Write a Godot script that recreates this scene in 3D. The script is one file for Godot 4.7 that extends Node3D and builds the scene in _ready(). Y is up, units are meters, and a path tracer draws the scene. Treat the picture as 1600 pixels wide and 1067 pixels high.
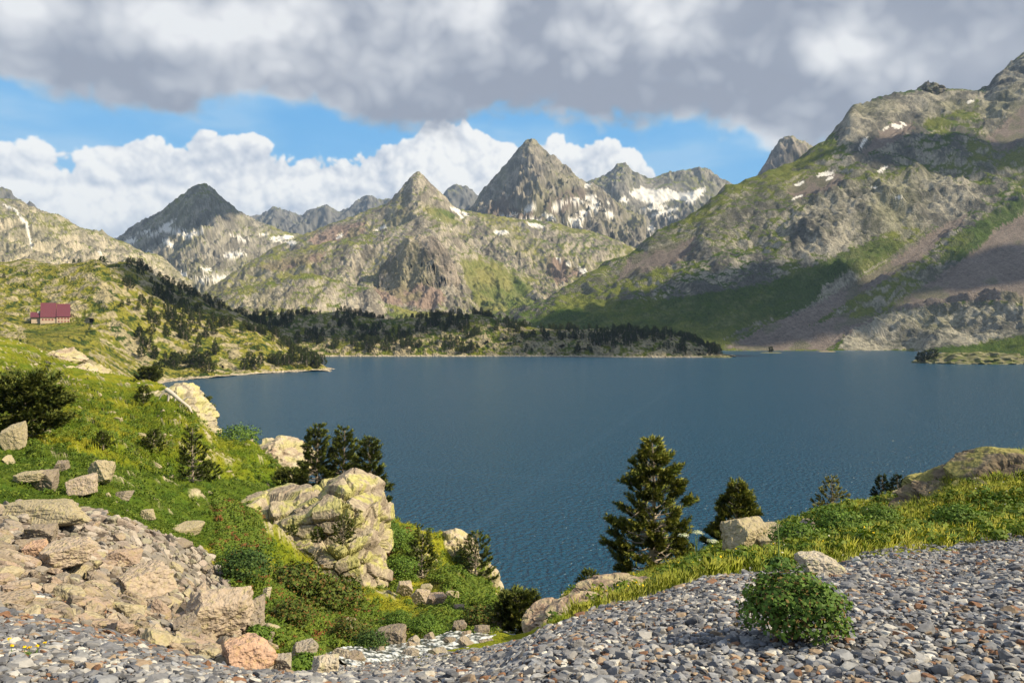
extends Node3D
# A mountain lake below granite peaks: camera on a gravel bank, y up, metres, lake surface at y = 0.
const F := 1067.0     # focal length, in pixels of a 1600 wide picture
const EYE := 32.0     # eye height over the lake
const HOR := 505.0    # picture row of the eye's level
var rng := RandomNumberGenerator.new()
var used := {}
var M := {}
var near_land := {}
var left_land := {}
var isthmus_land := {}

func spot(px: float, py: float, d: float) -> Vector3:
	return Vector3((px - 800.0) / F * d, EYE + (HOR - py) / F * d, -d)

func numbered(called: String) -> String:
	used[called] = used.get(called, 0) + 1
	return called if used[called] == 1 else "%s_%03d" % [called, used[called] - 1]

func tag(o: Node3D, label: String, category: String, group := "", kind := "") -> void:
	if label: o.set_meta("label", label)
	if category: o.set_meta("category", category)
	if group: o.set_meta("group", group)
	if kind: o.set_meta("kind", kind)

func put(called: String, mesh: Mesh, mat: Material, parent: Node3D = self) -> MeshInstance3D:
	var o := MeshInstance3D.new()
	o.mesh = mesh
	o.material_override = mat
	o.name = numbered(called) if parent == self else called
	parent.add_child(o, true)
	return o

func base(called: String, at: Vector3, turn := 0.0) -> Node3D:
	var o := Node3D.new()
	o.name = numbered(called)
	add_child(o)
	o.position = at
	o.rotation.y = turn
	return o

func copy_of(o: Node3D, at: Vector3, turn: float, size: float) -> Node3D:
	var c := o.duplicate() as Node3D
	c.name = numbered(str(o.get_meta("plain")))
	add_child(c)
	c.transform = Transform3D(Basis(Vector3.UP, turn).scaled(Vector3.ONE * size), at)
	return c

func noise(frequency: float, seed_: int, octaves := 4, type := FastNoiseLite.TYPE_SIMPLEX_SMOOTH, fractal := FastNoiseLite.FRACTAL_FBM) -> FastNoiseLite:
	var n := FastNoiseLite.new()
	n.noise_type = type
	n.seed = seed_
	n.frequency = frequency
	n.fractal_type = fractal
	n.fractal_octaves = octaves
	return n

func lin(r: float, g: float, b: float) -> Color:      # base colour given as linear values
	return Color(r, g, b).linear_to_srgb()

func noise_tex(n: FastNoiseLite, size: int, stops: Array, colors: Array, as_normal := false, bump := 8.0) -> NoiseTexture2D:
	var t := NoiseTexture2D.new()
	t.width = size
	t.height = size
	t.seamless = true
	t.seamless_blend_skirt = 0.3
	t.noise = n
	t.as_normal_map = as_normal
	t.bump_strength = bump
	if not as_normal and stops.size():
		var g := Gradient.new()
		g.offsets = PackedFloat32Array(stops)
		g.colors = PackedColorArray(colors)
		t.color_ramp = g
	return t

func gray(v: float) -> Color:
	return Color(v, v, v)

# ---------------------------------------------------------------- lofted land
func across(line: PackedVector3Array, px: float) -> Vector2:   # (row, distance) of a control line at a column
	var n := line.size()
	if px <= line[0].x: return Vector2(line[0].y, line[0].z)
	if px >= line[n - 1].x: return Vector2(line[n - 1].y, line[n - 1].z)
	var k := 0
	while line[k + 1].x < px: k += 1
	var a := line[maxi(k - 1, 0)]
	var b := line[k]
	var c := line[k + 1]
	var d := line[mini(k + 2, n - 1)]
	var t := (px - b.x) / (c.x - b.x)
	var h := c.x - b.x
	var mb := (c.y - a.y) / maxf(c.x - a.x, 1.0) * h
	var mc := (d.y - b.y) / maxf(d.x - b.x, 1.0) * h
	var nb := (c.z - a.z) / maxf(c.x - a.x, 1.0) * h
	var nc := (d.z - b.z) / maxf(d.x - b.x, 1.0) * h
	var t2 := t * t
	var t3 := t2 * t
	var h0 := 2 * t3 - 3 * t2 + 1
	var h1 := t3 - 2 * t2 + t
	var h2 := -2 * t3 + 3 * t2
	var h3 := t3 - t2
	return Vector2(h0 * b.y + h1 * mb + h2 * c.y + h3 * mc, h0 * b.z + h1 * nb + h2 * c.z + h3 * nc)

# lines: near to far; segs: subdivisions between lines; w: how rough each line is
func loft(lines: Array, segs: Array, w: Array, px0: float, px1: float, step: float, rough: Callable) -> Dictionary:
	var nx := int((px1 - px0) / step) + 1
	var ny := 1
	for s in segs: ny += int(s)
	var P := PackedVector3Array()
	P.resize(nx * ny)
	var nl := lines.size()
	var dk := PackedFloat32Array()
	var yk := PackedFloat32Array()
	dk.resize(nl)
	yk.resize(nl)
	for i in nx:
		var px := px0 + i * step
		var u := (px - 800.0) / F
		for k in nl:
			var v := across(lines[k], px)
			dk[k] = v.y
			yk[k] = EYE + (HOR - v.x) / F * v.y
		var row := 0
		for k in nl - 1:
			var n: int = segs[k]
			var last := k == nl - 2
			var k0 := maxi(k - 1, 0)
			var k3 := mini(k + 2, nl - 1)
			var wa: float = w[k]
			var wb: float = w[k + 1]
			for j in (n + 1 if last else n):
				var t := float(j) / n
				var t2 := t * t
				var t3 := t2 * t
				var h0 := 2 * t3 - 3 * t2 + 1
				var h1 := (t3 - 2 * t2 + t) * 0.42
				var h2 := -2 * t3 + 3 * t2
				var h3 := (t3 - t2) * 0.42
				var d := h0 * dk[k] + h1 * (dk[k + 1] - dk[k0]) + h2 * dk[k + 1] + h3 * (dk[k3] - dk[k])
				var y := h0 * yk[k] + h1 * (yk[k + 1] - yk[k0]) + h2 * yk[k + 1] + h3 * (yk[k3] - yk[k])
				var off: Vector2 = rough.call(u * d, y, -d, px, lerpf(wa, wb, t))
				d += off.y
				y += off.x
				P[i * ny + row] = Vector3(u * d, y, -d)
				row += 1
	var N := PackedVector3Array()
	N.resize(nx * ny)
	for i in nx:
		var ia := maxi(i - 1, 0) * ny
		var ib := mini(i + 1, nx - 1) * ny
		for j in ny:
			var n := (P[ib + j] - P[ia + j]).cross(P[i * ny + mini(j + 1, ny - 1)] - P[i * ny + maxi(j - 1, 0)]).normalized()
			N[i * ny + j] = n if n.y >= 0 else -n
	return {"nx": nx, "ny": ny, "P": P, "N": N, "px0": px0, "step": step}

func land(called: String, g: Dictionary, paint: Callable, mat: Material) -> MeshInstance3D:
	var nx: int = g.nx
	var ny: int = g.ny
	var P: PackedVector3Array = g.P
	var N: PackedVector3Array = g.N
	var C := PackedColorArray()
	C.resize(nx * ny)
	for i in nx:
		var px: float = g.px0 + i * g.step
		for j in ny:
			var p := P[i * ny + j]
			C[i * ny + j] = paint.call(p, N[i * ny + j], px, HOR + (p.y - EYE) / p.z * F)
	var I := PackedInt32Array()
	I.resize((nx - 1) * (ny - 1) * 6)
	var q := 0
	for i in nx - 1:
		for j in ny - 1:
			var a := i * ny + j
			I[q] = a
			I[q + 1] = a + 1
			I[q + 2] = a + ny
			I[q + 3] = a + 1
			I[q + 4] = a + ny + 1
			I[q + 5] = a + ny
			q += 6
	var arr := []
	arr.resize(Mesh.ARRAY_MAX)
	arr[Mesh.ARRAY_VERTEX] = P
	arr[Mesh.ARRAY_NORMAL] = N
	arr[Mesh.ARRAY_COLOR] = C
	arr[Mesh.ARRAY_INDEX] = I
	var m := ArrayMesh.new()
	m.add_surface_from_arrays(Mesh.PRIMITIVE_TRIANGLES, arr)
	var o := put(called, m, mat)
	o.set_meta("kind", "structure")
	return o

func ground_row(g: Dictionary, px: float, py: float) -> Vector3:   # first point of the land, going away, that shows at (px, py)
	var i := clampi(roundi((px - g.px0) / g.step), 0, g.nx - 1)
	var ny: int = g.ny
	var P: PackedVector3Array = g.P
	var best := P[i * ny]
	var low := 1e9
	for j in ny:
		var p := P[i * ny + j]
		var r := HOR + (p.y - EYE) / p.z * F
		if r <= py: return p
		if r < low:
			low = r
			best = p
	return best

func ground_far(g: Dictionary, px: float, d: float) -> Vector3:    # the land at a column and a distance
	var i := clampi(roundi((px - g.px0) / g.step), 0, g.nx - 1)
	var ny: int = g.ny
	var P: PackedVector3Array = g.P
	for j in range(1, ny):
		var p := P[i * ny + j]
		if -p.z >= d:
			var o := P[i * ny + j - 1]
			return o.lerp(p, clampf((d + o.z) / maxf(-p.z + o.z, 0.001), 0, 1))
	return P[i * ny + ny - 1]

func v3(flat: Array) -> PackedVector3Array:
	var out := PackedVector3Array()
	for k in range(0, flat.size(), 3): out.append(Vector3(flat[k], flat[k + 1], flat[k + 2]))
	return out

func v2d(flat: Array, d: float, slope := 0.0, mid := 0.0) -> PackedVector3Array:   # (px, py) pairs at one distance, optionally slanting
	var out := PackedVector3Array()
	for k in range(0, flat.size(), 2): out.append(Vector3(flat[k], flat[k + 1], d + slope * (float(flat[k]) - mid)))
	return out

func poly(flat: Array) -> PackedVector2Array:
	var out := PackedVector2Array()
	for k in range(0, flat.size(), 2): out.append(Vector2(flat[k], flat[k + 1]))
	return out

func inside(a: Array, p: Vector2) -> bool:
	for q in a:
		if Geometry2D.is_point_in_polygon(p, q): return true
	return false

# ---------------------------------------------------------------- sky
var sk := {}
func sky_line(flat: Array) -> PackedVector2Array:     # picture points to (azimuth, height) in degrees
	var out := PackedVector2Array()
	for k in range(0, flat.size(), 2):
		var az := atan((flat[k] - 800.0) / F)
		out.append(Vector2(rad_to_deg(az), rad_to_deg(atan((HOR - flat[k + 1]) / F * cos(az)))))
	return out

func on_line(l: PackedVector2Array, x: float) -> float:
	if x <= l[0].x: return l[0].y
	for k in l.size() - 1:
		if x < l[k + 1].x:
			var t := (x - l[k].x) / (l[k + 1].x - l[k].x)
			return lerpf(l[k].y, l[k + 1].y, t * t * (3 - 2 * t))
	return l[l.size() - 1].y

func sky_at(az: float, el: float) -> Color:
	var a := deg_to_rad(az)
	var e := deg_to_rad(el)
	var d := Vector3(sin(a) * cos(e), sin(e), -cos(a) * cos(e))
	var beyond := clampf((absf(az) - 42.0) / 14.0, 0, 1)
	var broad: FastNoiseLite = sk.broad
	var puff: FastNoiseLite = sk.puff
	var wisp: FastNoiseLite = sk.wisp
	var q := Vector3(d.x, d.y * 1.0, d.z)
	var w := puff.get_noise_3dv(q)
	var one: FastNoiseLite = sk.one
	var heap := func(v: Vector3) -> float:      # rounded billows with sharp creases between
		return 0.52 * absf(one.get_noise_3dv(v * 9.0)) + 0.28 * absf(one.get_noise_3dv(v * 20.0)) + 0.16 * absf(one.get_noise_3dv(v * 43.0)) + 0.09 * absf(one.get_noise_3dv(v * 90.0))
	var h := clampf(el / 40.0, 0, 1)
	var blue := Color(0.58, 0.80, 0.95).lerp(Color(0.36, 0.65, 0.90), clampf(el / 26.0, 0, 1))
	var thin := clampf(0.5 + 1.5 * wisp.get_noise_3d(d.x, d.y * 3.2, d.z), 0, 1)
	blue = blue.lerp(Color(0.80, 0.87, 0.94), 0.38 * thin * thin)
	# heaped clouds along the horizon
	var far_top := 10.5 + 5.0 * broad.get_noise_3d(d.x * 1.3, 3.0, d.z * 1.3)
	var top := lerpf(on_line(sk.heap, az), far_top, beyond)
	var up := top + 2.2 * w - el
	var bil := 0.0
	if up > -3.5:
		bil = heap.call(q)
		up += 3.6 * (bil - 0.36) * smoothstep(-1.3, -0.1, up)
	var c := blue
	if up > -1.5:
		var cover := smoothstep(-0.05, 0.30, up)
		# each puff is brightest on the side of the sun (up and to the right)
		var w2: float = heap.call(q + Vector3(0.007, 0.010, 0.0))
		var b2 := broad.get_noise_3d(d.x * 2.2, d.y * 3.5, d.z * 2.2)
		var lit := clampf(0.62 + 1.9 * (bil - w2) + 0.55 * (bil - 0.33) + 0.5 * b2 + 0.16 * (1.0 - clampf(up / 5.0, 0, 1)), 0, 1)
		var white := Color(0.735, 0.775, 0.84).lerp(Color(0.985, 0.985, 0.98), lit)
		c = c.lerp(white, cover)
	# the grey layer overhead
	var far_low := 16.5 + 5.0 * broad.get_noise_3d(d.x * 1.1, 9.0, d.z * 1.1)
	var low := lerpf(on_line(sk.layer, az), far_low, beyond)
	var over := el - low + 2.4 * wisp.get_noise_3d(d.x * 1.2, d.y * 2.0, d.z * 1.2) + 1.6 * wisp.get_noise_3d(d.x * 3.1, d.y * 5.0, d.z * 3.1) + 1.2 * w + 1.7 * (0.52 * absf(one.get_noise_3dv(q * 12.0)) + 0.28 * absf(one.get_noise_3dv(q * 27.0)) + 0.15 * absf(one.get_noise_3dv(q * 60.0)) - 0.33)
	if over > -1.2:
		var gap := 0.0
		if el > 27.0 or beyond > 0.0:
			gap = smoothstep(0.18, 0.42, broad.get_noise_3d(d.x * 1.7, d.y * 1.7 + 5.0, d.z * 1.7)) * maxf(beyond, clampf((el - 27.0) / 8.0, 0, 1))
		var cover := smoothstep(-0.7, 1.3, over) * (1.0 - gap)
		var b := broad.get_noise_3d(d.x * 1.25 + 4.2, d.y * 2.6, d.z * 1.25)
		var b3 := broad.get_noise_3d(d.x * 3.0, d.y * 5.0 + 2.0, d.z * 3.0)
		var lit := clampf(0.24 + 0.85 * b + 0.55 * b3 + 0.36 * w + 0.75 * (0.52 * absf(one.get_noise_3dv(q * 12.0)) + 0.28 * absf(one.get_noise_3dv(q * 27.0)) - 0.30) + 0.022 * (minf(el, 40.0) - 18.0) + 0.30 * (1.0 - smoothstep(0.0, 1.8, over)), 0, 1)
		for s in sk.bright:
			var q2 := Vector2((az - s[0]) / s[2], (el - s[1]) / s[3]).length_squared()
			lit += s[4] * exp(-q2) * (0.7 + 0.9 * (b3 + 0.5 * w + 0.2))
		lit = clampf(lit, 0.0, 1.0)
		var g := Color(0.60, 0.63, 0.69).lerp(Color(0.925, 0.93, 0.94), lit)
		c = c.lerp(g, cover)
	return c

func make_sky() -> Sky:
	sk.broad = noise(1.6, 11, 4)
	sk.puff = noise(8.5, 22, 6, FastNoiseLite.TYPE_SIMPLEX_SMOOTH, FastNoiseLite.FRACTAL_FBM)
	sk.wisp = noise(3.4, 33, 5)
	sk.one = noise(1.0, 34, 1)
	sk.one.fractal_type = FastNoiseLite.FRACTAL_NONE
	sk.heap = sky_line([-160, 225, 0, 212, 60, 222, 108, 248, 150, 222, 250, 226, 330, 210, 400, 222, 450, 236, 520, 232, 570, 222, 630, 210, 690, 200, 740, 206, 790, 222, 835, 240, 862, 225, 895, 208, 940, 208, 985, 222, 1015, 250, 1035, 300, 1060, 380, 1240, 420, 1500, 400, 1750, 300])
	sk.layer = sky_line([-160, 150, 0, 168, 80, 178, 130, 158, 190, 178, 270, 196, 330, 158, 390, 158, 480, 175, 560, 196, 620, 172, 700, 182, 800, 188, 900, 192, 960, 200, 1030, 208, 1090, 196, 1150, 216, 1190, 238, 1240, 250, 1300, 260, 1500, 230, 1750, 200])
	sk.bright = []
	for s in [[400, 45, 150, 45, 0.4], [720, 35, 120, 40, 0.4], [1010, 35, 120, 40, 0.5], [1330, 75, 90, 40, 0.36], [1545, 95, 70, 35, 0.55], [150, 20, 160, 30, 0.35], [640, 140, 330, 40, -0.34], [200, 110, 200, 40, -0.12], [1150, 150, 150, 45, -0.12], [1250, 235, 60, 30, 0.4]]:
		var at := sky_line([s[0], s[1]])[0]
		sk.bright.append([at.x, at.y, s[2] * 0.05, s[3] * 0.05, s[4]])
	var small := Image.create(512, 256, false, Image.FORMAT_RGB8)
	for y in 256:
		var el := 90.0 - (y + 0.5) / 256.0 * 180.0
		for x in 512:
			small.set_pixel(x, y, sky_at(wrapf((x + 0.5) / 512.0 * 360.0, -180.0, 180.0), el) if el > -2.0 else Color(0.45, 0.48, 0.46))
	small.resize(4096, 2048, Image.INTERPOLATE_CUBIC)
	for y in range(664, 1034):
		var el := 90.0 - (y + 0.5) / 2048.0 * 180.0
		for x in range(-500, 500):     # the middle of the picture lies at the image's edge
			small.set_pixel(posmod(x, 4096), y, sky_at((x + 0.5) / 4096.0 * 360.0, el))
	var m := PanoramaSkyMaterial.new()
	m.panorama = ImageTexture.create_from_image(small)
	var s := Sky.new()
	s.sky_material = m
	return s

func stage() -> void:
	var cam := Camera3D.new()
	cam.name = "camera"
	add_child(cam)
	cam.position = Vector3(0, EYE, 0)
	cam.set_frustum(0.1, Vector2(0, -0.1 * (533.5 - HOR) / F), 0.1, 12000.0)
	cam.current = true
	var e := Environment.new()
	e.background_mode = Environment.BG_SKY
	e.sky = make_sky()
	e.background_energy_multiplier = 0.60
	e.tonemap_mode = Environment.TONE_MAPPER_LINEAR
	e.tonemap_exposure = 1.75
	e.fog_enabled = true
	e.fog_density = 0.00006
	e.fog_light_color = Color(0.70, 0.83, 1.0)
	e.sdfgi_enabled = true
	e.ssao_enabled = true
	e.ssil_enabled = true
	var we := WorldEnvironment.new()
	we.name = "environment"
	we.environment = e
	add_child(we)
	var sun := DirectionalLight3D.new()
	sun.name = "sun"
	sun.light_energy = 1.6
	sun.light_color = Color(1.0, 0.925, 0.78)
	sun.light_angular_distance = 0.6
	sun.shadow_enabled = true
	add_child(sun)
	sun.look_at_from_position(SUN, Vector3.ZERO)

const SUN := Vector3(0.74, 0.62, 0.20)

# ---------------------------------------------------------------- mountains and shores
var nz := {}
func blob(list: Array, px: float, py: float, jag: float) -> float:   # how far inside the nearest patch, > 0 inside
	var best := -1.0
	for b in list:
		var dx: float = px - b[0]
		var dy: float = py - b[1]
		if absf(dx) > b[2] * 1.8 + b[3] or absf(dy) > b[2] * 1.8 + b[3]: continue
		var c := cos(b[4])
		var s := sin(b[4])
		var ex: float = (dx * c + dy * s) / b[2]
		var ey: float = (dy * c - dx * s) / b[3]
		best = maxf(best, 1.0 - sqrt(ex * ex + ey * ey) + jag)
	return best

func mountain_rough(amp: float, fine: float, stretch: float, snow: Array) -> Callable:
	var r: FastNoiseLite = nz.ridge
	var f: FastNoiseLite = nz.crag
	var q: FastNoiseLite = nz.rib
	return func(x: float, y: float, z: float, px: float, w: float) -> Vector2:
		var a := r.get_noise_3d(x, y * stretch, z * stretch)
		var filled := 1.0        # snow fills the hollows and lies smooth
		if snow.size() and w > 0.3: filled = 1.0 - 0.8 * smoothstep(-0.5, 0.1, blob(snow, px, HOR + (y - EYE) / z * F, 0.0))
		var e := q.get_noise_3d(x, y * 0.75, z * 0.6)
		var b := f.get_noise_3d(x, y * 0.8, z)
		return Vector2(w * (amp * 0.62 * a + filled * (amp * 0.42 * e + fine * 0.6 * b)), -w * (amp * 0.10 * a + filled * (amp * 0.13 * e + fine * 0.12 * b)))

# o: rock_a, rock_b, grass_at (slope needed for grass), green, scree polygons, snow blobs, snow polygons
func mountain_paint(o: Dictionary) -> Callable:
	var n1: FastNoiseLite = nz.broad
	var n2: FastNoiseLite = nz.mid
	var n3: FastNoiseLite = nz.small
	var ra: Color = o.rock_a
	var rb: Color = o.rock_b
	var lichen: Color = o.get("lichen", Color(0.27, 0.27, 0.17))
	var ga: Color = o.get("green", Color(0.10, 0.15, 0.035))
	var gb: Color = o.get("straw", Color(0.21, 0.22, 0.065))
	var need: float = o.grass_at
	var scree: Array = o.get("scree", [])
	var sc: Color = o.get("scree_color", Color(0.21, 0.165, 0.15))
	var snow: Array = o.get("snow", [])
	var fields: Array = o.get("fields", [])
	var turf: Array = o.get("turf", [])
	var cliffs: Array = o.get("cliffs", [])
	var fall: Vector3 = (o.get("fall", Vector3(0, -0.6, 0.8)) as Vector3).normalized()
	return func(p: Vector3, n: Vector3, px: float, py: float) -> Color:
		var q := p - fall * (0.45 * p.dot(fall))
		var a := n1.get_noise_3dv(q)
		var b := n2.get_noise_3dv(q)
		var c := n3.get_noise_3dv(p)
		var jp := Vector2(px + 9.0 * b + 5.0 * c, py + 7.0 * a + 5.0 * c)
		var col := ra.lerp(rb, smoothstep(-0.32, 0.32, b + 0.55 * c)).lerp(lichen, clampf(0.15 + 1.0 * a - 0.6 * c, 0, 0.6))
		col = col * (1.06 + 0.42 * c + 0.22 * b)
		var g := smoothstep(need - 0.035, need + 0.035, n.y + 0.16 * a + 0.18 * b + 0.15 * c)
		if turf.size() and inside(turf, jp): g = maxf(g, 0.85)
		if cliffs.size() and inside(cliffs, jp): g *= 0.08
		if g > 0.0: col = col.lerp(ga.lerp(gb, clampf(0.45 + 1.1 * a + 0.7 * b + 0.4 * c, 0, 1)), g)
		if scree.size() and inside(scree, jp): col = (sc * (1.0 + 0.25 * b + 0.35 * c)).lerp(ga, 0.35 * smoothstep(0.12, 0.3, a + b))
		if snow.size() and blob(snow, px, py, 0.75 * c + 0.4 * b) > 0.0: col = Color(0.82, 0.81, 0.79)
		elif fields.size() and inside(fields, Vector2(px + 4.0 * b + 3.0 * c, py + 3.0 * c)): col = Color(0.82, 0.81, 0.79)
		return col

func mountain(called: String, sil: Array, d_sil: float, foot: Array, rows: int, step: float, amp: float, fine: float, look: Dictionary, bulge := 0.0, slant := 0.0) -> MeshInstance3D:
	var paint := mountain_paint(look)
	var snow: Array = look.get("snow", []).duplicate()
	for q in look.get("fields", []):
		var box := Rect2(q[0], Vector2.ZERO)
		for p in q: box = box.expand(p)
		snow.append([box.get_center().x, box.get_center().y, box.size.x * 0.55, box.size.y * 0.6, 0.0])
	var top := v2d(sil, d_sil, slant, sil[0] * 0.5 + sil[sil.size() - 2] * 0.5)
	var low := v3(foot)
	for k in low.size(): low[k].y += 26.0
	var mid := PackedVector3Array()
	var back := PackedVector3Array()
	for t in top:
		var f := across(low, t.x)
		mid.append(Vector3(t.x, lerpf(t.y, f.x, 0.55), lerpf(t.z, f.y, 0.48 + bulge)))
		back.append(Vector3(t.x, t.y + 70.0, t.z + d_sil * 0.12))
	var g := loft([low, mid, top, back], [int(rows * 0.55), int(rows * 0.45), 8], [1.0, 1.0, 0.34, 0.3], sil[0], sil[sil.size() - 2], step, mountain_rough(amp, fine, 0.6, snow))
	return land(called, g, paint, M.peak)

func mountains() -> void:
	nz.ridge = noise(1.0 / 230.0, 5, 5, FastNoiseLite.TYPE_SIMPLEX_SMOOTH, FastNoiseLite.FRACTAL_RIDGED)
	nz.crag = noise(1.0 / 20.0, 6, 3)
	nz.rib = noise(1.0 / 75.0, 4, 4, FastNoiseLite.TYPE_SIMPLEX_SMOOTH, FastNoiseLite.FRACTAL_RIDGED)
	nz.rib.domain_warp_enabled = true
	nz.rib.domain_warp_amplitude = 22.0
	nz.rib.domain_warp_frequency = 1.0 / 60.0
	nz.broad = noise(1.0 / 190.0, 7, 3)
	nz.mid = noise(1.0 / 48.0, 8, 3)
	nz.small = noise(1.0 / 8.0, 9, 3)
	var blue := {"rock_a": Color(0.12, 0.125, 0.14), "rock_b": Color(0.19, 0.19, 0.19), "grass_at": 0.95, "lichen": Color(0.15, 0.15, 0.14)}
	mountain("far_mountain", [320, 372, 360, 352, 400, 342, 415, 334, 430, 330, 450, 336, 467, 341, 485, 334, 505, 323, 518, 329, 530, 336, 553, 323, 566, 315, 576, 310, 590, 314, 602, 317, 640, 312, 690, 309, 698, 300, 708, 295, 722, 292, 732, 297, 742, 306, 765, 330, 800, 345], 4600, [320, 395, 3900, 800, 395, 3900], 50, 2.2, 110, 30, blue)
	mountain("far_mountain", [-420, 200, -200, 262, -60, 285, 0, 298, 14, 303, 24, 311, 33, 315, 37, 323, 46, 320, 60, 330, 80, 350, 130, 380], 3000, [-420, 420, 2400, 130, 420, 2400], 40, 2.6, 80, 22, blue)
	# peaks
	mountain("mountain_peak", [150, 392, 185, 377, 215, 352, 250, 331, 270, 318, 288, 305, 303, 296, 318, 291, 330, 296, 342, 307, 362, 324, 385, 343, 410, 355, 450, 365, 520, 385, 600, 400], 2500,
		[150, 455, 1750, 250, 475, 1650, 330, 490, 1550, 420, 490, 1700, 600, 470, 1900], 120, 1.7, 70, 18,
		{"rock_a": Color(0.17, 0.165, 0.155), "rock_b": Color(0.31, 0.295, 0.26), "grass_at": 0.90, "lichen": Color(0.27, 0.27, 0.18),
		"snow": [[256, 355, 16, 3.2, -0.62], [240, 365, 9, 2.5, -0.3], [273, 361, 18, 4.5, 0.12], [302, 366, 17, 3.2, -0.35], [200, 380, 13, 5, -0.7], [262, 379, 9, 5, 0.5], [240, 402, 16, 4, 0.7], [266, 424, 16, 5, 0.5], [285, 430, 22, 4, 0.1], [334, 436, 26, 4.5, -0.12], [364, 398, 18, 3.6, -0.15], [322, 421, 9, 3, 0], [226, 362, 10, 2.6, -0.2], [374, 372, 15, 2, 0.35], [440, 372, 17, 4, -0.1], [455, 385, 12, 4, 0.6], [413, 366, 6, 2, 0]]}, 0.05)
	mountain("mountain_peak", [690, 352, 720, 334, 742, 319, 752, 304, 765, 293, 780, 274, 795, 256, 808, 240, 818, 229, 828, 223, 838, 229, 848, 238, 865, 251, 880, 263, 897, 277, 910, 286, 925, 293, 945, 306, 975, 330, 1010, 350], 2850,
		[690, 400, 2200, 760, 410, 2050, 830, 420, 1950, 900, 420, 2000, 1010, 410, 2200], 130, 1.6, 95, 20,
		{"rock_a": Color(0.14, 0.135, 0.13), "rock_b": Color(0.27, 0.25, 0.225), "grass_at": 0.95, "lichen": Color(0.25, 0.245, 0.16), "scree": [poly([742, 345, 765, 320, 790, 300, 800, 325, 830, 330, 850, 318, 880, 300, 910, 290, 920, 305, 880, 330, 830, 345, 780, 345])], "scree_color": Color(0.19, 0.16, 0.145),
		"snow": [[829, 325, 9, 4, -0.4], [872, 323, 14, 3.6, -0.5], [900, 313, 10, 4, 0.2], [921, 309, 9, 3.6, -0.2], [931, 316, 9, 3, 0.3], [914, 333, 11, 3, 0], [927, 324, 8, 5, 0], [951, 335, 8, 5, 0.6], [858, 339, 10, 3, 0.4], [838, 346, 17, 4.5, 0.2], [900, 344, 18, 3.6, -0.1], [901, 352, 10, 3, 0], [812, 347, 12, 2.5, 0.2], [794, 336, 12, 2.4, -0.1], [784, 363, 11, 3.6, 0], [762, 340, 8, 2, 0], [918, 290, 5, 3, -0.5], [977, 312, 8, 5, 0.5], [952, 317, 4, 2, 0]]}, 0.06)
	mountain("mountain_peak", [880, 300, 915, 288, 930, 281, 944, 277, 958, 265, 971, 258, 980, 263, 992, 273, 1008, 279, 1022, 281, 1040, 276, 1062, 271, 1078, 267, 1092, 265, 1106, 268, 1122, 278, 1140, 290, 1180, 320, 1240, 360], 3500,
		[880, 400, 2500, 960, 400, 2450, 1040, 400, 2600, 1240, 400, 2700], 120, 1.6, 80, 26,
		{"rock_a": Color(0.15, 0.15, 0.15), "rock_b": Color(0.26, 0.25, 0.235), "grass_at": 0.86, "lichen": Color(0.21, 0.215, 0.16),
		"fields": [poly([981, 302, 1002, 292, 1020, 296, 1043, 294, 1060, 301, 1081, 299, 1104, 291, 1098, 304, 1076, 320, 1068, 313, 1046, 311, 1028, 321, 1002, 314])],
		"snow": [[1024, 325, 24, 3.2, -0.12], [1040, 331, 22, 3, -0.25], [996, 357, 7, 5, 0.6], [1017, 358, 6, 4, 0.3], [985, 382, 11, 3, 0.1], [975, 312, 7, 4, 0.4], [1050, 340, 9, 2, 0]]}, 0.04)
	mountain("mountain_peak", [1150, 300, 1178, 284, 1190, 271, 1200, 254, 1210, 240, 1220, 226, 1230, 219, 1240, 218, 1252, 224, 1272, 238, 1300, 255, 1380, 290], 2600, [1150, 340, 2300, 1380, 340, 2300], 50, 1.7, 80, 22,
		{"rock_a": Color(0.15, 0.145, 0.145), "rock_b": Color(0.26, 0.235, 0.22), "grass_at": 0.95}, 0.1)
	# pale granite slope on the left
	mountain("mountain_slope", [-420, 190, -200, 262, -80, 298, 0, 317, 25, 318, 48, 326, 80, 338, 105, 352, 130, 362, 165, 373, 200, 386, 225, 398, 250, 408, 275, 428, 300, 452], 1450, [-420, 460, 900, 0, 455, 900, 150, 455, 950, 300, 470, 1050], 110, 2.0, 42, 13,
		{"rock_a": Color(0.24, 0.23, 0.19), "rock_b": Color(0.44, 0.40, 0.32), "grass_at": 0.90, "lichen": Color(0.33, 0.32, 0.23),
		"snow": [[16, 325, 13, 2.2, 0.4], [33, 340, 14, 2.2, 0.85], [42, 356, 13, 2.6, 1.4], [46, 375, 11, 2, 1.4], [157, 395, 7, 2, 0.6]]}, 0.05, 0.0)
	# the central massif: pyramid and shoulder behind, then nearer ridges, the cliff and the foothills
	var look := {"rock_a": Color(0.205, 0.19, 0.17), "rock_b": Color(0.36, 0.33, 0.28), "grass_at": 0.79, "lichen": Color(0.26, 0.255, 0.16), "green": Color(0.095, 0.145, 0.03), "straw": Color(0.25, 0.245, 0.09), "scree_color": Color(0.29, 0.225, 0.195)}
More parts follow.
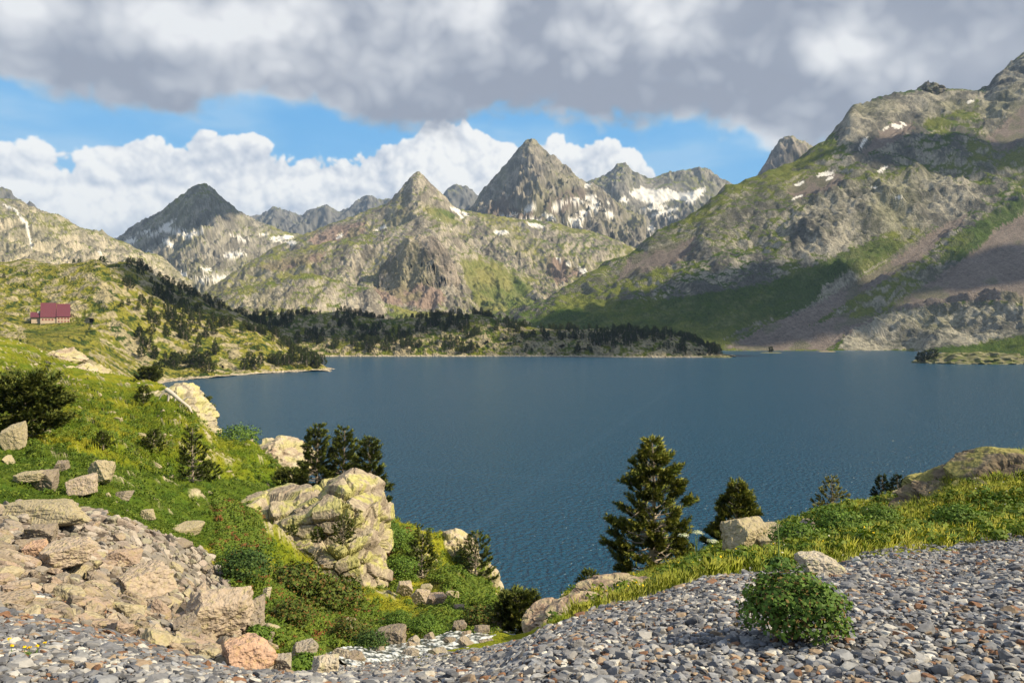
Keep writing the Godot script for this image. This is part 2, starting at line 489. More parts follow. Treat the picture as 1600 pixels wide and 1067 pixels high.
	mountain("mountain_massif", [380, 420, 410, 402, 450, 380, 490, 363, 520, 350, 560, 338, 590, 328, 605, 320, 618, 308, 628, 296, 638, 284, 646, 276, 653, 272, 660, 277, 672, 288, 690, 303, 703, 318, 716, 327, 740, 334, 790, 343, 830, 347, 880, 356, 930, 368, 980, 386, 1020, 404, 1060, 440], 2050,
		[380, 470, 1450, 560, 450, 1450, 650, 440, 1500, 760, 450, 1450, 900, 470, 1300, 1060, 480, 1250], 130, 1.6, 42, 12,
		look.merged({"scree": [poly([857, 398, 880, 406, 908, 424, 874, 447, 854, 427]), poly([480, 372, 520, 352, 580, 345, 560, 372, 500, 392])],
		"turf": [poly([660, 325, 700, 328, 720, 350, 690, 350])],
		"snow": [[689, 351, 10, 3.2, 0.85], [697, 360, 6, 3, 0], [594, 357, 10, 2.4, -0.4], [712, 328, 9, 3, 0.3], [726, 334, 6, 2.4, 0.4], [720, 337, 5, 2, 0.8], [450, 376, 14, 4, 0.4], [530, 370, 6, 2, -0.6], [575, 381, 8, 2, -0.3], [590, 375, 5, 2, 0], [911, 423, 7, 4, 0.2], [784, 363, 10, 3.4, 0], [757, 411, 4, 2, 0.4], [838, 352, 12, 3, 0.2], [380, 447, 7, 2, 0], [873, 405, 5, 1.6, 0.4], [890, 414, 5, 1.6, 0.4]]}), 0.0)
	mountain("mountain_ridge", [300, 470, 330, 452, 360, 432, 390, 415, 420, 402, 450, 396, 480, 386, 510, 380, 545, 372, 580, 366, 610, 360, 640, 350, 665, 340, 690, 352, 715, 372, 740, 395, 775, 410, 820, 432, 870, 458, 900, 476], 1600,
		[300, 500, 1150, 450, 490, 1150, 600, 480, 1200, 690, 490, 1180, 780, 495, 1150, 900, 500, 1150], 130, 1.6, 34, 13,
		look.merged({"cliffs": [poly([612, 392, 660, 370, 692, 385, 708, 420, 724, 465, 700, 462, 670, 430, 640, 425, 606, 415])], "turf": [poly([720, 400, 790, 425, 870, 462, 850, 490, 760, 495, 735, 460])],
		"scree": [poly([590, 421, 602, 436, 567, 467, 600, 473, 675, 482, 700, 467, 678, 436, 643, 424]), poly([400, 420, 450, 405, 520, 392, 500, 410, 440, 425])]}), 0.02)
	mountain("mountain_cliff", [592, 424, 606, 404, 620, 392, 640, 380, 660, 372, 676, 374, 690, 384, 702, 402, 712, 425, 722, 452, 730, 474], 1390, [592, 490, 1300, 640, 495, 1290, 680, 500, 1280, 730, 505, 1280], 90, 1.5, 52, 16,
		look.merged({"grass_at": 0.97, "rock_a": Color(0.13, 0.12, 0.115), "rock_b": Color(0.33, 0.29, 0.255)}, true), 0.0)
	mountain("foothill", [290, 495, 320, 478, 345, 462, 375, 450, 405, 447, 440, 438, 470, 432, 500, 437, 530, 446, 555, 455, 575, 452, 590, 462, 602, 480, 640, 490, 700, 494, 760, 490, 830, 487, 900, 492], 1120,
		[290, 512, 900, 420, 515, 880, 560, 515, 880, 700, 512, 900, 900, 510, 950], 80, 1.6, 26, 9,
		look.merged({"grass_at": 0.79, "cliffs": [poly([540, 470, 558, 455, 585, 455, 598, 490, 560, 500, 525, 492]), poly([380, 470, 420, 450, 460, 445, 440, 470, 390, 485])], "turf": [poly([600, 490, 650, 480, 760, 482, 900, 485, 900, 505, 620, 505])]}, true), 0.0)

func right_slope() -> void:
	var crest := v3([760, 498, 1080, 800, 494, 1090, 830, 488, 1100, 862, 477, 1110, 900, 452, 1120, 925, 436, 1130, 950, 420, 1140, 990, 396, 1150, 1025, 366, 1160, 1060, 346, 1170, 1085, 330, 1180, 1110, 316, 1190, 1150, 291, 1220, 1190, 274, 1250, 1235, 258, 1290, 1268, 238, 1330, 1290, 220, 1360, 1312, 196, 1400, 1325, 175, 1420, 1337, 165, 1440, 1350, 166, 1450, 1370, 160, 1470, 1400, 153, 1500, 1426, 150, 1520, 1446, 148, 1530, 1470, 146, 1545, 1500, 144, 1560, 1520, 146, 1570, 1545, 140, 1600, 1556, 126, 1610, 1570, 112, 1620, 1600, 88, 1650, 1700, 30, 1700, 2000, -60, 1700])
	var l0 := v3([760, 545, 860, 900, 552, 840, 1100, 551, 800, 1140, 549.5, 790, 1250, 549, 792, 1330, 549, 790, 1420, 549, 788, 1450, 551, 740, 1600, 566, 640, 2000, 575, 500])
	var l1 := v3([760, 520, 930, 900, 520, 900, 1100, 522, 860, 1250, 524, 840, 1400, 518, 840, 1600, 520, 770, 2000, 500, 650])
	var l2 := v3([760, 508, 1000, 900, 490, 990, 1000, 470, 980, 1100, 450, 960, 1250, 440, 960, 1400, 425, 980, 1600, 400, 960, 2000, 350, 900])
	var l3 := v3([760, 502, 1040, 900, 468, 1060, 1000, 425, 1070, 1100, 385, 1080, 1200, 350, 1100, 1300, 310, 1120, 1400, 290, 1150, 1500, 270, 1190, 1600, 250, 1230, 2000, 150, 1250])
	var back := PackedVector3Array()
	for c in crest: back.append(Vector3(c.x, c.y + 60, c.z + 260))
	var r: FastNoiseLite = noise(1.0 / 170.0, 15, 5, FastNoiseLite.TYPE_SIMPLEX_SMOOTH, FastNoiseLite.FRACTAL_RIDGED)
	var f: FastNoiseLite = noise(1.0 / 24.0, 16, 4)
	var k: FastNoiseLite = noise(1.0 / 85.0, 17, 4)
	var slabs := [poly([1310, 545, 1330, 515, 1380, 492, 1450, 478, 1530, 474, 1600, 478, 1600, 520, 1530, 535, 1430, 545, 1360, 548]), poly([1437, 440, 1460, 415, 1490, 404, 1516, 415, 1500, 435, 1465, 448]), poly([1275, 462, 1290, 442, 1330, 422, 1345, 430, 1320, 450]), poly([1230, 350, 1300, 300, 1400, 285, 1470, 270, 1540, 300, 1500, 340, 1400, 360, 1300, 390, 1240, 400]), poly([1530, 150, 1560, 110, 1640, 60, 1700, 40, 1700, 160, 1600, 170, 1540, 215]), poly([1320, 170, 1345, 160, 1440, 140, 1530, 140, 1520, 170, 1440, 190, 1390, 188, 1340, 215, 1310, 230])]
	var screes := [poly([1640, 300, 1600, 332, 1560, 352, 1520, 392, 1450, 442, 1400, 478, 1340, 512, 1290, 547, 1200, 550, 1150, 548, 1210, 525, 1290, 500, 1340, 482, 1330, 500, 1420, 482, 1520, 468, 1640, 476]), poly([1480, 345, 1520, 330, 1450, 395, 1400, 430, 1330, 470, 1260, 510, 1180, 545, 1130, 546, 1190, 512, 1280, 470, 1370, 425]), poly([983, 402, 1010, 394, 1060, 380, 1092, 368, 1080, 392, 1052, 412, 1000, 430, 962, 443]), poly([1228, 302, 1262, 278, 1302, 266, 1325, 272, 1292, 298, 1242, 312]), poly([1345, 236, 1372, 204, 1402, 188, 1430, 194, 1402, 214, 1352, 240]), poly([1540, 215, 1600, 165, 1640, 160, 1640, 200, 1560, 240])]
	var paint := mountain_paint({"rock_a": Color(0.125, 0.125, 0.12), "rock_b": Color(0.30, 0.285, 0.245), "fall": Vector3(-0.62, -0.55, 0.56), "grass_at": 0.70, "lichen": Color(0.19, 0.195, 0.12), "green": Color(0.055, 0.095, 0.020), "straw": Color(0.16, 0.18, 0.05), "scree_color": Color(0.21, 0.18, 0.168),
		"scree": screes, "cliffs": slabs,
		"turf": [poly([1140, 547, 1180, 525, 1250, 508, 1285, 505, 1240, 530, 1180, 548]), poly([1390, 480, 1440, 450, 1470, 450, 1440, 475]), poly([1500, 360, 1600, 300, 1600, 330, 1530, 390, 1480, 420, 1440, 440]), poly([820, 500, 900, 470, 1000, 470, 1200, 440, 1300, 400, 1380, 370, 1420, 380, 1330, 440, 1200, 500, 1060, 540, 900, 520])],
		"snow": [[1349, 224, 12, 2.6, -0.95], [1386, 200, 6, 2, -0.5], [1402, 197, 9, 3.5, 0.1], [1413, 193, 6, 2, 0.6], [1290, 272, 14, 3, -0.15], [1298, 278, 6, 2, -0.5], [1250, 287, 7, 2, -0.3], [1247, 308, 10, 2.4, -0.4], [1380, 264, 10, 3, -0.5], [1518, 158, 7, 2, -0.3], [1367, 293, 6, 1.5, 0], [1405, 308, 6, 1.6, -0.1]]})
	var rough := func(x: float, y: float, z: float, px: float, w: float) -> Vector2:
		var a := r.get_noise_3d(x * 0.8 + y * 0.5, y * 0.4, z * 0.5)
		var b := f.get_noise_3d(x, y, z)
		var c := k.get_noise_3d(x, y * 1.6, z)
		var py := HOR + (y - EYE) / z * F
		var m := 1.0
		for k4 in 5:          # scree lies smooth, slabs stand out; both blend at their edges
			var at: Vector2 = Vector2(px, py) + [Vector2.ZERO, Vector2(9, 0), Vector2(-9, 0), Vector2(0, 6), Vector2(0, -6)][k4]
			if inside(screes, at): m -= 0.18
			elif inside(slabs, at): m += 0.10
		return Vector2(w * m * (20.0 * a + 6.0 * b + 12.0 * c), 0.0)
	var g := loft([l0, l1, l2, l3, crest, back], [40, 90, 100, 100, 8], [0.12, 0.8, 1.0, 1.0, 0.55, 0.3], 760, 1900, 1.9, rough)
	land("mountain_slope", g, paint, M.peak)

func left_hill() -> void:
	var sil := v3([-420, 396, 600, -100, 404, 600, 0, 411, 590, 40, 407, 590, 70, 411, 585, 95, 414, 580, 130, 411, 570, 150, 408, 560, 168, 416, 565, 190, 411, 590, 215, 416, 610, 235, 428, 610, 262, 442, 610, 300, 461, 600, 340, 480, 600, 370, 492, 600, 400, 508, 590, 430, 528, 580, 455, 548, 570, 480, 562, 540, 505, 577, 500, 530, 584, 490])
	var front := v3([-420, 560, 180, 0, 556, 190, 100, 570, 230, 200, 596, 300, 250, 601, 360, 300, 593, 388, 350, 589, 407, 375, 586, 420, 430, 583, 440, 470, 581, 450, 505, 580, 455, 530, 586, 440])
	var m1 := v3([-420, 520, 330, 0, 524, 340, 60, 522, 380, 110, 522, 385, 160, 535, 390, 220, 562, 400, 280, 572, 425, 330, 570, 430, 400, 562, 460, 450, 570, 468, 505, 578, 462, 530, 586, 450])
	var m2 := v3([-420, 495, 430, 0, 505, 420, 45, 507, 424, 115, 507, 430, 150, 510, 425, 190, 520, 420, 240, 530, 440, 300, 530, 470, 350, 540, 480, 400, 535, 500, 450, 559, 490, 505, 577, 470, 530, 586, 460])
	var m3 := v3([-420, 450, 500, 0, 462, 500, 60, 460, 500, 110, 462, 490, 165, 458, 480, 200, 470, 490, 260, 485, 520, 320, 500, 530, 400, 520, 540, 450, 553, 520, 505, 576, 480, 530, 585, 470])
	var back := PackedVector3Array()
	for c in sil: back.append(Vector3(c.x, c.y + 30, c.z + 90))
	var f: FastNoiseLite = noise(1.0 / 13.0, 26, 3)
	var b: FastNoiseLite = noise(1.0 / 46.0, 27, 4, FastNoiseLite.TYPE_SIMPLEX_SMOOTH, FastNoiseLite.FRACTAL_RIDGED)
	var s: FastNoiseLite = noise(1.0 / 3.2, 28, 3)
	var flat := [poly([30, 500, 120, 495, 145, 505, 130, 530, 40, 535])]
	var rough := func(x: float, y: float, z: float, px: float, w: float) -> Vector2:
		var py := HOR + (y - EYE) / z * F
		if inside(flat, Vector2(px, py)): w *= 0.1
		var e := f.get_noise_3d(x, y, z)
		var a := b.get_noise_3d(x, y, z)
		return Vector2(w * (2.4 * maxf(e, -0.1) + 3.4 * a), w * (-2.5 * e - 4.0 * a))
	var rocks := [poly([145, 470, 152, 448, 170, 444, 185, 462, 175, 475, 150, 475]), poly([175, 495, 195, 515, 240, 560, 225, 575, 190, 540, 170, 515])]
	var turf := [poly([40, 505, 125, 505, 160, 525, 150, 545, 90, 560, 40, 540]), poly([180, 470, 205, 490, 250, 520, 240, 535, 200, 505, 180, 490]), poly([230, 560, 290, 580, 340, 583, 330, 592, 250, 585])]
	var paint := func(p: Vector3, n: Vector3, px: float, py: float) -> Color:
		var e := f.get_noise_3dv(p)
		var c := s.get_noise_3dv(p)
		var a := b.get_noise_3dv(p)
		var green := Color(0.085, 0.13, 0.018).lerp(Color(0.25, 0.235, 0.045), clampf(0.45 + 0.8 * a + 0.5 * c, 0, 1))
		var rock := Color(0.22, 0.20, 0.13).lerp(Color(0.48, 0.42, 0.27), clampf(0.5 + 0.8 * c, 0, 1))
		var jp := Vector2(px + 5.0 * c, py + 4.0 * c)
		var k := smoothstep(0.04, 0.16, e + 0.25 * c + 0.35 * (0.80 - n.y))
		if inside(turf, jp): k *= 0.1
		if inside(rocks, jp): k = 0.95
		var col := green.lerp(rock, k)
		if e + 0.5 * c < -0.30: col = Color(0.05, 0.075, 0.022)      # dwarf pine and juniper
		if p.y < 1.1 + 0.5 * c: col = Color(0.48, 0.42, 0.32) * (1.0 + 0.3 * c)   # washed shore rock
		return col
	left_land = loft([front, m1, m2, m3, sil, back], [36, 44, 44, 50, 8], [0.3, 0.9, 0.8, 1.0, 0.5, 0.3], -420, 530, 2.0, rough)
	land("hill", left_land, paint, M.peak)

func isthmus() -> void:
	var sil := v3([330, 490, 800, 380, 492, 800, 430, 494, 790, 480, 492, 770, 505, 490, 760, 535, 486, 760, 560, 493, 760, 600, 499, 760, 650, 497, 750, 700, 494, 750, 745, 493, 750, 785, 500, 745, 820, 511, 740, 870, 517, 735, 930, 516, 730, 985, 519, 725, 1040, 523, 715, 1080, 533, 705, 1105, 545, 690, 1125, 555, 670, 1150, 559, 660])
	var shore := v3([330, 560, 600, 420, 559, 630, 480, 559.5, 640, 520, 557.5, 655, 600, 557.5, 655, 700, 557.5, 655, 800, 557.5, 655, 900, 557.5, 652, 960, 559, 640, 1050, 559.5, 635, 1110, 560, 635, 1150, 561, 630])
	var m1 := v3([330, 535, 650, 420, 545, 660, 480, 545, 670, 540, 540, 668, 600, 541, 668, 700, 541, 668, 800, 539, 667, 860, 536, 664, 950, 538, 656, 1050, 543, 650, 1100, 553, 645, 1150, 560, 640])
	var m2 := v3([330, 510, 720, 420, 520, 715, 480, 518, 715, 520, 518, 715, 580, 525, 705, 650, 520, 705, 720, 512, 705, 780, 514, 700, 830, 524, 690, 900, 524, 690, 980, 527, 685, 1050, 532, 675, 1100, 550, 660, 1150, 560, 650])
	var back := PackedVector3Array()
	for c in sil: back.append(Vector3(c.x, c.y + 40, c.z + 120))
	var f: FastNoiseLite = noise(1.0 / 14.0, 36, 3)
	var s: FastNoiseLite = noise(1.0 / 3.5, 38, 3)
	var k2: FastNoiseLite = noise(1.0 / 40.0, 39, 3)
	var rough := func(x: float, y: float, z: float, _px: float, w: float) -> Vector2:
		var e := f.get_noise_3d(x, y, z)
		var c := s.get_noise_3d(x, y, z)
		return Vector2(w * (2.6 * e + 0.6 * c), w * (-4.0 * e - 1.0 * c))
	var paint := func(p: Vector3, n: Vector3, px: float, _py: float) -> Color:
		var e := f.get_noise_3dv(p)
		var c := s.get_noise_3dv(p)
		var a := k2.get_noise_3dv(p)
		var green := Color(0.06, 0.095, 0.016).lerp(Color(0.19, 0.20, 0.03), clampf(0.4 + 0.9 * a + 0.5 * c, 0, 1))
		var rock := Color(0.19, 0.17, 0.12).lerp(Color(0.46, 0.40, 0.26), clampf(0.5 + 0.8 * c, 0, 1))
		var col := green.lerp(rock, smoothstep(-0.02, 0.14, e + 0.3 * c + 0.5 * (0.78 - n.y) + (0.10 if px > 850 else 0.0)))
		if p.y < 1.3 + 0.6 * c: col = Color(0.44, 0.39, 0.30) * (1.0 + 0.3 * c)
		return col
	isthmus_land = loft([shore, m1, m2, sil, back], [20, 26, 26, 6], [0.2, 1.0, 1.0, 0.5, 0.3], 330, 1150, 2.0, rough)
	land("hill", isthmus_land, paint, M.peak)

func lake() -> void:
	var st := SurfaceTool.new()
	st.begin(Mesh.PRIMITIVE_TRIANGLES)
	var c := [Vector3(-900, 0, -45), Vector3(1500, 0, -45), Vector3(1500, 0, -1000), Vector3(-900, 0, -1000)]
	for k in [0, 2, 1, 0, 3, 2]:
		st.set_normal(Vector3.UP)
		st.set_uv(Vector2(c[k].x + 0.37 * c[k].z, c[k].z - 0.37 * c[k].x) / 97.0)
		st.add_vertex(c[k])
	st.generate_tangents()
	var o := put("lake", st.commit(), M.water)
	o.set_meta("kind", "structure")
	# ground that carries the land below and beyond what is in view
	var p := PlaneMesh.new()
	p.size = Vector2(30000, 30000)
	var b := put("ground", p, M.floor_land)
	b.position = Vector3(0, -60, 0)
	b.set_meta("kind", "structure")

# ---------------------------------------------------------------- the near hillside
var shrub_zones := []
var talus_zone := []
var turf_zone := []
var gravel_edge := PackedVector3Array()
func near_side() -> void:
	var n0 := v3([-520, 1607, 1.5, 2100, 1607, 1.5])
	var n1 := v3([-520, 1076, 3.2, 400, 1078, 3.2, 900, 1078, 3.2, 2100, 1070, 3.2])
	var n2 := v3([-520, 905, 6.5, 0, 935, 6.6, 200, 985, 7, 330, 1032, 6.8, 420, 1052, 6.4, 560, 1058, 6.2, 680, 1050, 6, 780, 1030, 5.7, 830, 1000, 5.6, 870, 982, 5.8, 930, 962, 6.2, 1000, 940, 7, 1100, 908, 7.5, 1200, 892, 8, 1300, 882, 8, 1400, 868, 8.5, 1500, 862, 9, 1600, 850, 9, 2100, 830, 9])
	gravel_edge = n2
	var n3 := v3([-520, 780, 14, 0, 800, 14, 120, 850, 12.5, 200, 900, 11, 330, 975, 10.5, 420, 1020, 10.5, 500, 1040, 11.5, 560, 1045, 12.4, 700, 1022, 13, 780, 1006, 14, 830, 1000, 13, 870, 975, 12, 930, 945, 12, 1000, 926, 13, 1100, 894, 14, 1200, 862, 16, 1300, 836, 15, 1400, 832, 14, 1500, 824, 14, 1600, 805, 14, 2100, 760, 14])
	var n4 := v3([-520, 690, 30, 0, 700, 30, 120, 770, 21, 200, 812, 18.5, 330, 900, 18, 420, 950, 16.5, 500, 1010, 14.5, 560, 1022, 14.6, 700, 1006, 15.8, 780, 985, 18, 830, 985, 22, 870, 950, 20, 930, 925, 19, 1000, 905, 22, 1100, 882, 23.5, 1200, 834, 24, 1300, 810, 22, 1400, 787, 23, 1440, 770, 22, 1500, 744, 20, 1600, 714, 20, 2100, 690, 20])
	var n5 := v3([-520, 600, 75, 0, 600, 75, 120, 680, 42, 200, 740, 33, 330, 800, 33, 420, 850, 30, 500, 930, 25, 560, 955, 23, 640, 965, 23, 700, 960, 24, 780, 955, 32, 830, 965, 38, 900, 955, 35, 1000, 940, 38, 1100, 938, 38, 1200, 912, 38, 1300, 900, 36, 1400, 880, 36, 1500, 860, 34, 1600, 840, 34, 2100, 800, 33])
	var n6 := v3([-520, 545, 200, 0, 545, 200, 120, 610, 100, 200, 660, 70, 280, 730, 46, 330, 752, 45, 400, 770, 50, 450, 812, 50, 500, 860, 48, 560, 885, 44, 640, 905, 42, 700, 890, 53, 780, 935, 62, 830, 955, 62, 900, 965, 58, 1000, 975, 55, 2100, 975, 55])
	var n7 := v3([-520, 520, 330, 0, 531, 300, 120, 570, 220, 200, 590, 180, 260, 610, 145, 300, 648, 118, 340, 690, 104, 400, 705, 88, 450, 750, 72, 500, 800, 62, 560, 812, 60, 610, 812, 60, 660, 838, 64, 710, 845, 66, 750, 890, 72, 790, 935, 79, 830, 945, 77, 900, 945, 77, 2100, 945, 77])
	var n8 := PackedVector3Array()
	for c in n7:
		var d := c.z + (30.0 if c.x > 230 else 60.0)
		n8.append(Vector3(c.x, HOR + (EYE + (6.0 if c.x > 230 else -4.0)) / d * F, d))
	var n9 := PackedVector3Array()
	for c in n8: n9.append(Vector3(c.x, HOR + (EYE + 50.0) / (c.z + 60) * F, c.z + 60))
	var lump: FastNoiseLite = noise(1.0 / 5.5, 46, 4)
	var bump: FastNoiseLite = noise(1.0 / 0.9, 47, 3)
	var wide: FastNoiseLite = noise(1.0 / 17.0, 48, 3)
	nz.lump = lump
	nz.bump = bump
	nz.wide = wide
	var rough := func(x: float, y: float, z: float, _px: float, w: float) -> Vector2:
		var k := smoothstep(9.0, 40.0, -z)
		return Vector2(w * ((0.16 + 1.0 * k) * lump.get_noise_3d(x, y, z) + (0.05 + 0.16 * k) * bump.get_noise_3d(x, y, z)), 0.0)
	near_land = loft([n0, n1, n2, n3, n4, n5, n6, n7, n8, n9], [6, 34, 44, 36, 44, 44, 50, 16, 6], [0.2, 0.5, 0.6, 1, 1, 1, 1.1, 0.9, 0.5, 0.3], -1100, 2700, 4.0, rough)
	shrub_zones = [poly([395, 940, 470, 890, 540, 930, 600, 965, 640, 985, 600, 1020, 540, 1045, 460, 1045, 420, 1000]), poly([580, 815, 640, 830, 660, 900, 620, 930, 580, 900]), poly([700, 930, 780, 940, 790, 985, 700, 1000, 640, 990, 660, 960]), poly([330, 850, 400, 840, 420, 930, 350, 925]), poly([660, 900, 740, 900, 770, 930, 700, 940]), poly([330, 780, 400, 800, 420, 860, 340, 840])]
	talus_zone = [poly([-1100, 790, 0, 792, 120, 795, 200, 818, 270, 840, 330, 870, 345, 905, 395, 960, 415, 990, 420, 1060, 300, 1060, -1100, 1000])]
	turf_zone = [poly([900, 925, 1000, 905, 1120, 882, 1220, 838, 1320, 808, 1420, 770, 1500, 730, 1620, 700, 2100, 680, 2100, 835, 1600, 852, 1480, 868, 1300, 888, 1220, 890, 1100, 910, 1000, 935])]
	var red_rock := [poly([840, 980, 900, 930, 1000, 912, 1060, 905, 1010, 930, 930, 958, 880, 985]), poly([1280, 860, 1300, 835, 1370, 820, 1330, 850])]
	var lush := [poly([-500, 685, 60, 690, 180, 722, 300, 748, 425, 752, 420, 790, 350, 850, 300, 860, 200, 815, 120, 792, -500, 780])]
	var paint := func(p: Vector3, n: Vector3, px: float, py: float) -> Color:
		var e := lump.get_noise_3dv(p)
		var c := bump.get_noise_3dv(p)
		var a := wide.get_noise_3dv(p)
		var d := -p.z
		if d < across(n2, px).y + 0.7 * e: return Color(0.075, 0.074, 0.078) * (1.0 + 0.4 * c)
		var jp := Vector2(px + 14.0 * e + 8.0 * c, py + 8.0 * e + 6.0 * c)
		if inside(talus_zone, jp): return Color(0.12, 0.10, 0.085) * (1.0 + 0.4 * c)
		if inside(red_rock, jp): return Color(0.40, 0.315, 0.225) * (1.0 + 0.35 * c + 0.2 * e)
		if p.y < 1.6 + 0.8 * c: return Color(0.46, 0.40, 0.30) * (1.0 + 0.3 * c)
		var green := Color(0.105, 0.17, 0.015).lerp(Color(0.29, 0.285, 0.025), clampf(0.45 + 0.9 * a + 0.5 * e + 0.3 * c, 0, 1))
		if inside(shrub_zones, jp): return Color(0.055, 0.085, 0.018).lerp(Color(0.12, 0.10, 0.03), clampf(0.4 + c + e, 0, 1))
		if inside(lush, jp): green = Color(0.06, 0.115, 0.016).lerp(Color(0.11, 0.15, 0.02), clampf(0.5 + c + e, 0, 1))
		var k := smoothstep(0.30, 0.40, e + 0.35 * c + 0.5 * (0.72 - n.y)) * (1.0 if d > 25 else 0.5)
		return green.lerp(Color(0.42, 0.375, 0.26) * (1.0 + 0.3 * c), k)
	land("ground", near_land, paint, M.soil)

# ---------------------------------------------------------------- rocks
var ico := {}
func icosphere(sub: int) -> Array:
	if ico.has(sub): return ico[sub]
	var V := PackedVector3Array()
	var T := PackedInt32Array()
	if sub == 0:
		var t := (1.0 + sqrt(5.0)) / 2.0
		for c in [[-1, t, 0], [1, t, 0], [-1, -t, 0], [1, -t, 0], [0, -1, t], [0, 1, t], [0, -1, -t], [0, 1, -t], [t, 0, -1], [t, 0, 1], [-t, 0, -1], [-t, 0, 1]]:
			V.append(Vector3(c[0], c[1], c[2]).normalized())
		T = PackedInt32Array([0, 11, 5, 0, 5, 1, 0, 1, 7, 0, 7, 10, 0, 10, 11, 1, 5, 9, 5, 11, 4, 11, 10, 2, 10, 7, 6, 7, 1, 8, 3, 9, 4, 3, 4, 2, 3, 2, 6, 3, 6, 8, 3, 8, 9, 4, 9, 5, 2, 4, 11, 6, 2, 10, 8, 6, 7, 9, 8, 1])
	else:
		var from := icosphere(sub - 1)
		V = from[0].duplicate()
		var mids := {}
		var F0: PackedInt32Array = from[1]
		for k in range(0, F0.size(), 3):
			var m := [0, 0, 0]
			for e in 3:
				var a := mini(F0[k + e], F0[k + (e + 1) % 3])
				var b := maxi(F0[k + e], F0[k + (e + 1) % 3])
				var key := a * 1000000 + b
				if not mids.has(key):
					mids[key] = V.size()
					V.append((V[a] + V[b]).normalized())
				m[e] = mids[key]
			T.append_array(PackedInt32Array([F0[k], m[0], m[2], F0[k + 1], m[1], m[0], F0[k + 2], m[2], m[1], m[0], m[1], m[2]]))
	ico[sub] = [V, T]
	return ico[sub]

func mesh_of(V: PackedVector3Array, T: PackedInt32Array, C := PackedColorArray(), N := PackedVector3Array()) -> ArrayMesh:
	if T.is_empty() and N.size():        # loose faces: turn each so that it faces the way its normals point
		for k in range(0, V.size(), 3):
			if (V[k + 2] - V[k]).cross(V[k + 1] - V[k]).dot(N[k] + N[k + 1] + N[k + 2]) < 0.0:
				var v := V[k + 1]
				V[k + 1] = V[k + 2]
				V[k + 2] = v
				var n := N[k + 1]
				N[k + 1] = N[k + 2]
				N[k + 2] = n
	var arr := []
	arr.resize(Mesh.ARRAY_MAX)
	arr[Mesh.ARRAY_VERTEX] = V
	if T.size(): arr[Mesh.ARRAY_INDEX] = T
	if C.size(): arr[Mesh.ARRAY_COLOR] = C
	if N.size(): arr[Mesh.ARRAY_NORMAL] = N
	var m := ArrayMesh.new()
	m.add_surface_from_arrays(Mesh.PRIMITIVE_TRIANGLES, arr)
	return m

func any_dir(r: RandomNumberGenerator) -> Vector3:
	var y := r.randf_range(-1, 1)
	var a := r.randf() * TAU
	return Vector3(cos(a) * sqrt(1 - y * y), y, sin(a) * sqrt(1 - y * y))

# a broken stone of unit size: a ball cut by planes, roughened
func stone_mesh(seed_: int, sub: int, cuts: int, low: float, rough: float, squash: Vector3) -> ArrayMesh:
	var r := RandomNumberGenerator.new()
	r.seed = seed_
	var n := noise(1.4, seed_, 4)
	var pn := PackedVector3Array()
	var pd := PackedFloat32Array()
	for k in cuts:        # six faces of a skewed block, then odd corners struck off
		var face := any_dir(r)
		if k < 6:
			face = Vector3.ZERO
			face[k / 2] = 1.0 if k % 2 else -1.0
			face = (face + any_dir(r) * 0.42).normalized()
		pn.append(face)
		pd.append(r.randf_range(low, 0.80) if k < 6 else r.randf_range(0.68, 0.95))
	var g := icosphere(sub)
	var V: PackedVector3Array = g[0].duplicate()
	for i in V.size():
		var v := V[i]
		var rad := 1.12
		for k in cuts:
			var t := pn[k].dot(v)
			if t > 0.05: rad = minf(rad, pd[k] / t)
		V[i] = v * (rad + rough * n.get_noise_3dv(v * 2.0)) * squash
	return mesh_of(V, g[1])

# a rock outcrop of given half sizes (metres), cut by given planes, split by joints into blocks, with lichen in patches
func outcrop_mesh(seed_: int, sub: int, half: Vector3, planes: Array, block: float, deep: float, tones: Array) -> ArrayMesh:
	var cell := noise(1.0 / block, seed_, 1, FastNoiseLite.TYPE_CELLULAR)
	cell.cellular_return_type = FastNoiseLite.RETURN_CELL_VALUE
	cell.fractal_type = FastNoiseLite.FRACTAL_NONE
	cell.domain_warp_enabled = true
	cell.domain_warp_amplitude = block * 0.2
	cell.domain_warp_frequency = 0.6 / block
	var edge := cell.duplicate() as FastNoiseLite
	edge.cellular_return_type = FastNoiseLite.RETURN_DISTANCE2_SUB
	var lump := noise(0.6 / block, seed_ + 1, 5)
	var fine := noise(4.0 / block, seed_ + 2, 4)
	var patch := noise(0.9 / block, seed_ + 3, 4)
	var g := icosphere(sub)
	var D: PackedVector3Array = g[0]
	var V := PackedVector3Array()
	V.resize(D.size())
	var C := PackedColorArray()
	C.resize(D.size())
	for i in D.size():
		var v := D[i] * half
		var keep := 1.0
		for p in planes:
			var t: float = (p[0] as Vector3).dot(v)
			if t > 0.01: keep = minf(keep, p[1] / t)
		v *= keep
		var c := cell.get_noise_3d(v.x, v.y * 1.5, v.z)
		var e := edge.get_noise_3d(v.x, v.y * 1.5, v.z) + 1.0
		var crack := 1.0 - smoothstep(0.0, 0.11, e)
		var f := fine.get_noise_3dv(v)
		var l := lump.get_noise_3dv(v)
		var out := D[i].normalized()
		V[i] = v + out * (deep * (1.3 * c + 0.35 * l) - deep * 0.9 * crack + 0.12 * deep * f)
		var a := patch.get_noise_3dv(v)
		var col: Color = tones[0].lerp(tones[1], clampf(0.5 + 0.5 * c + 0.9 * f, 0, 1))
		col = col.lerp(tones[2], smoothstep(-0.02, 0.22, a + 0.35 * f) * 0.85)
		col = col.lerp(tones[3], smoothstep(0.16, 0.34, -a + 0.4 * f) * 0.7)
		C[i] = col
	return mesh_of(V, g[1], C)

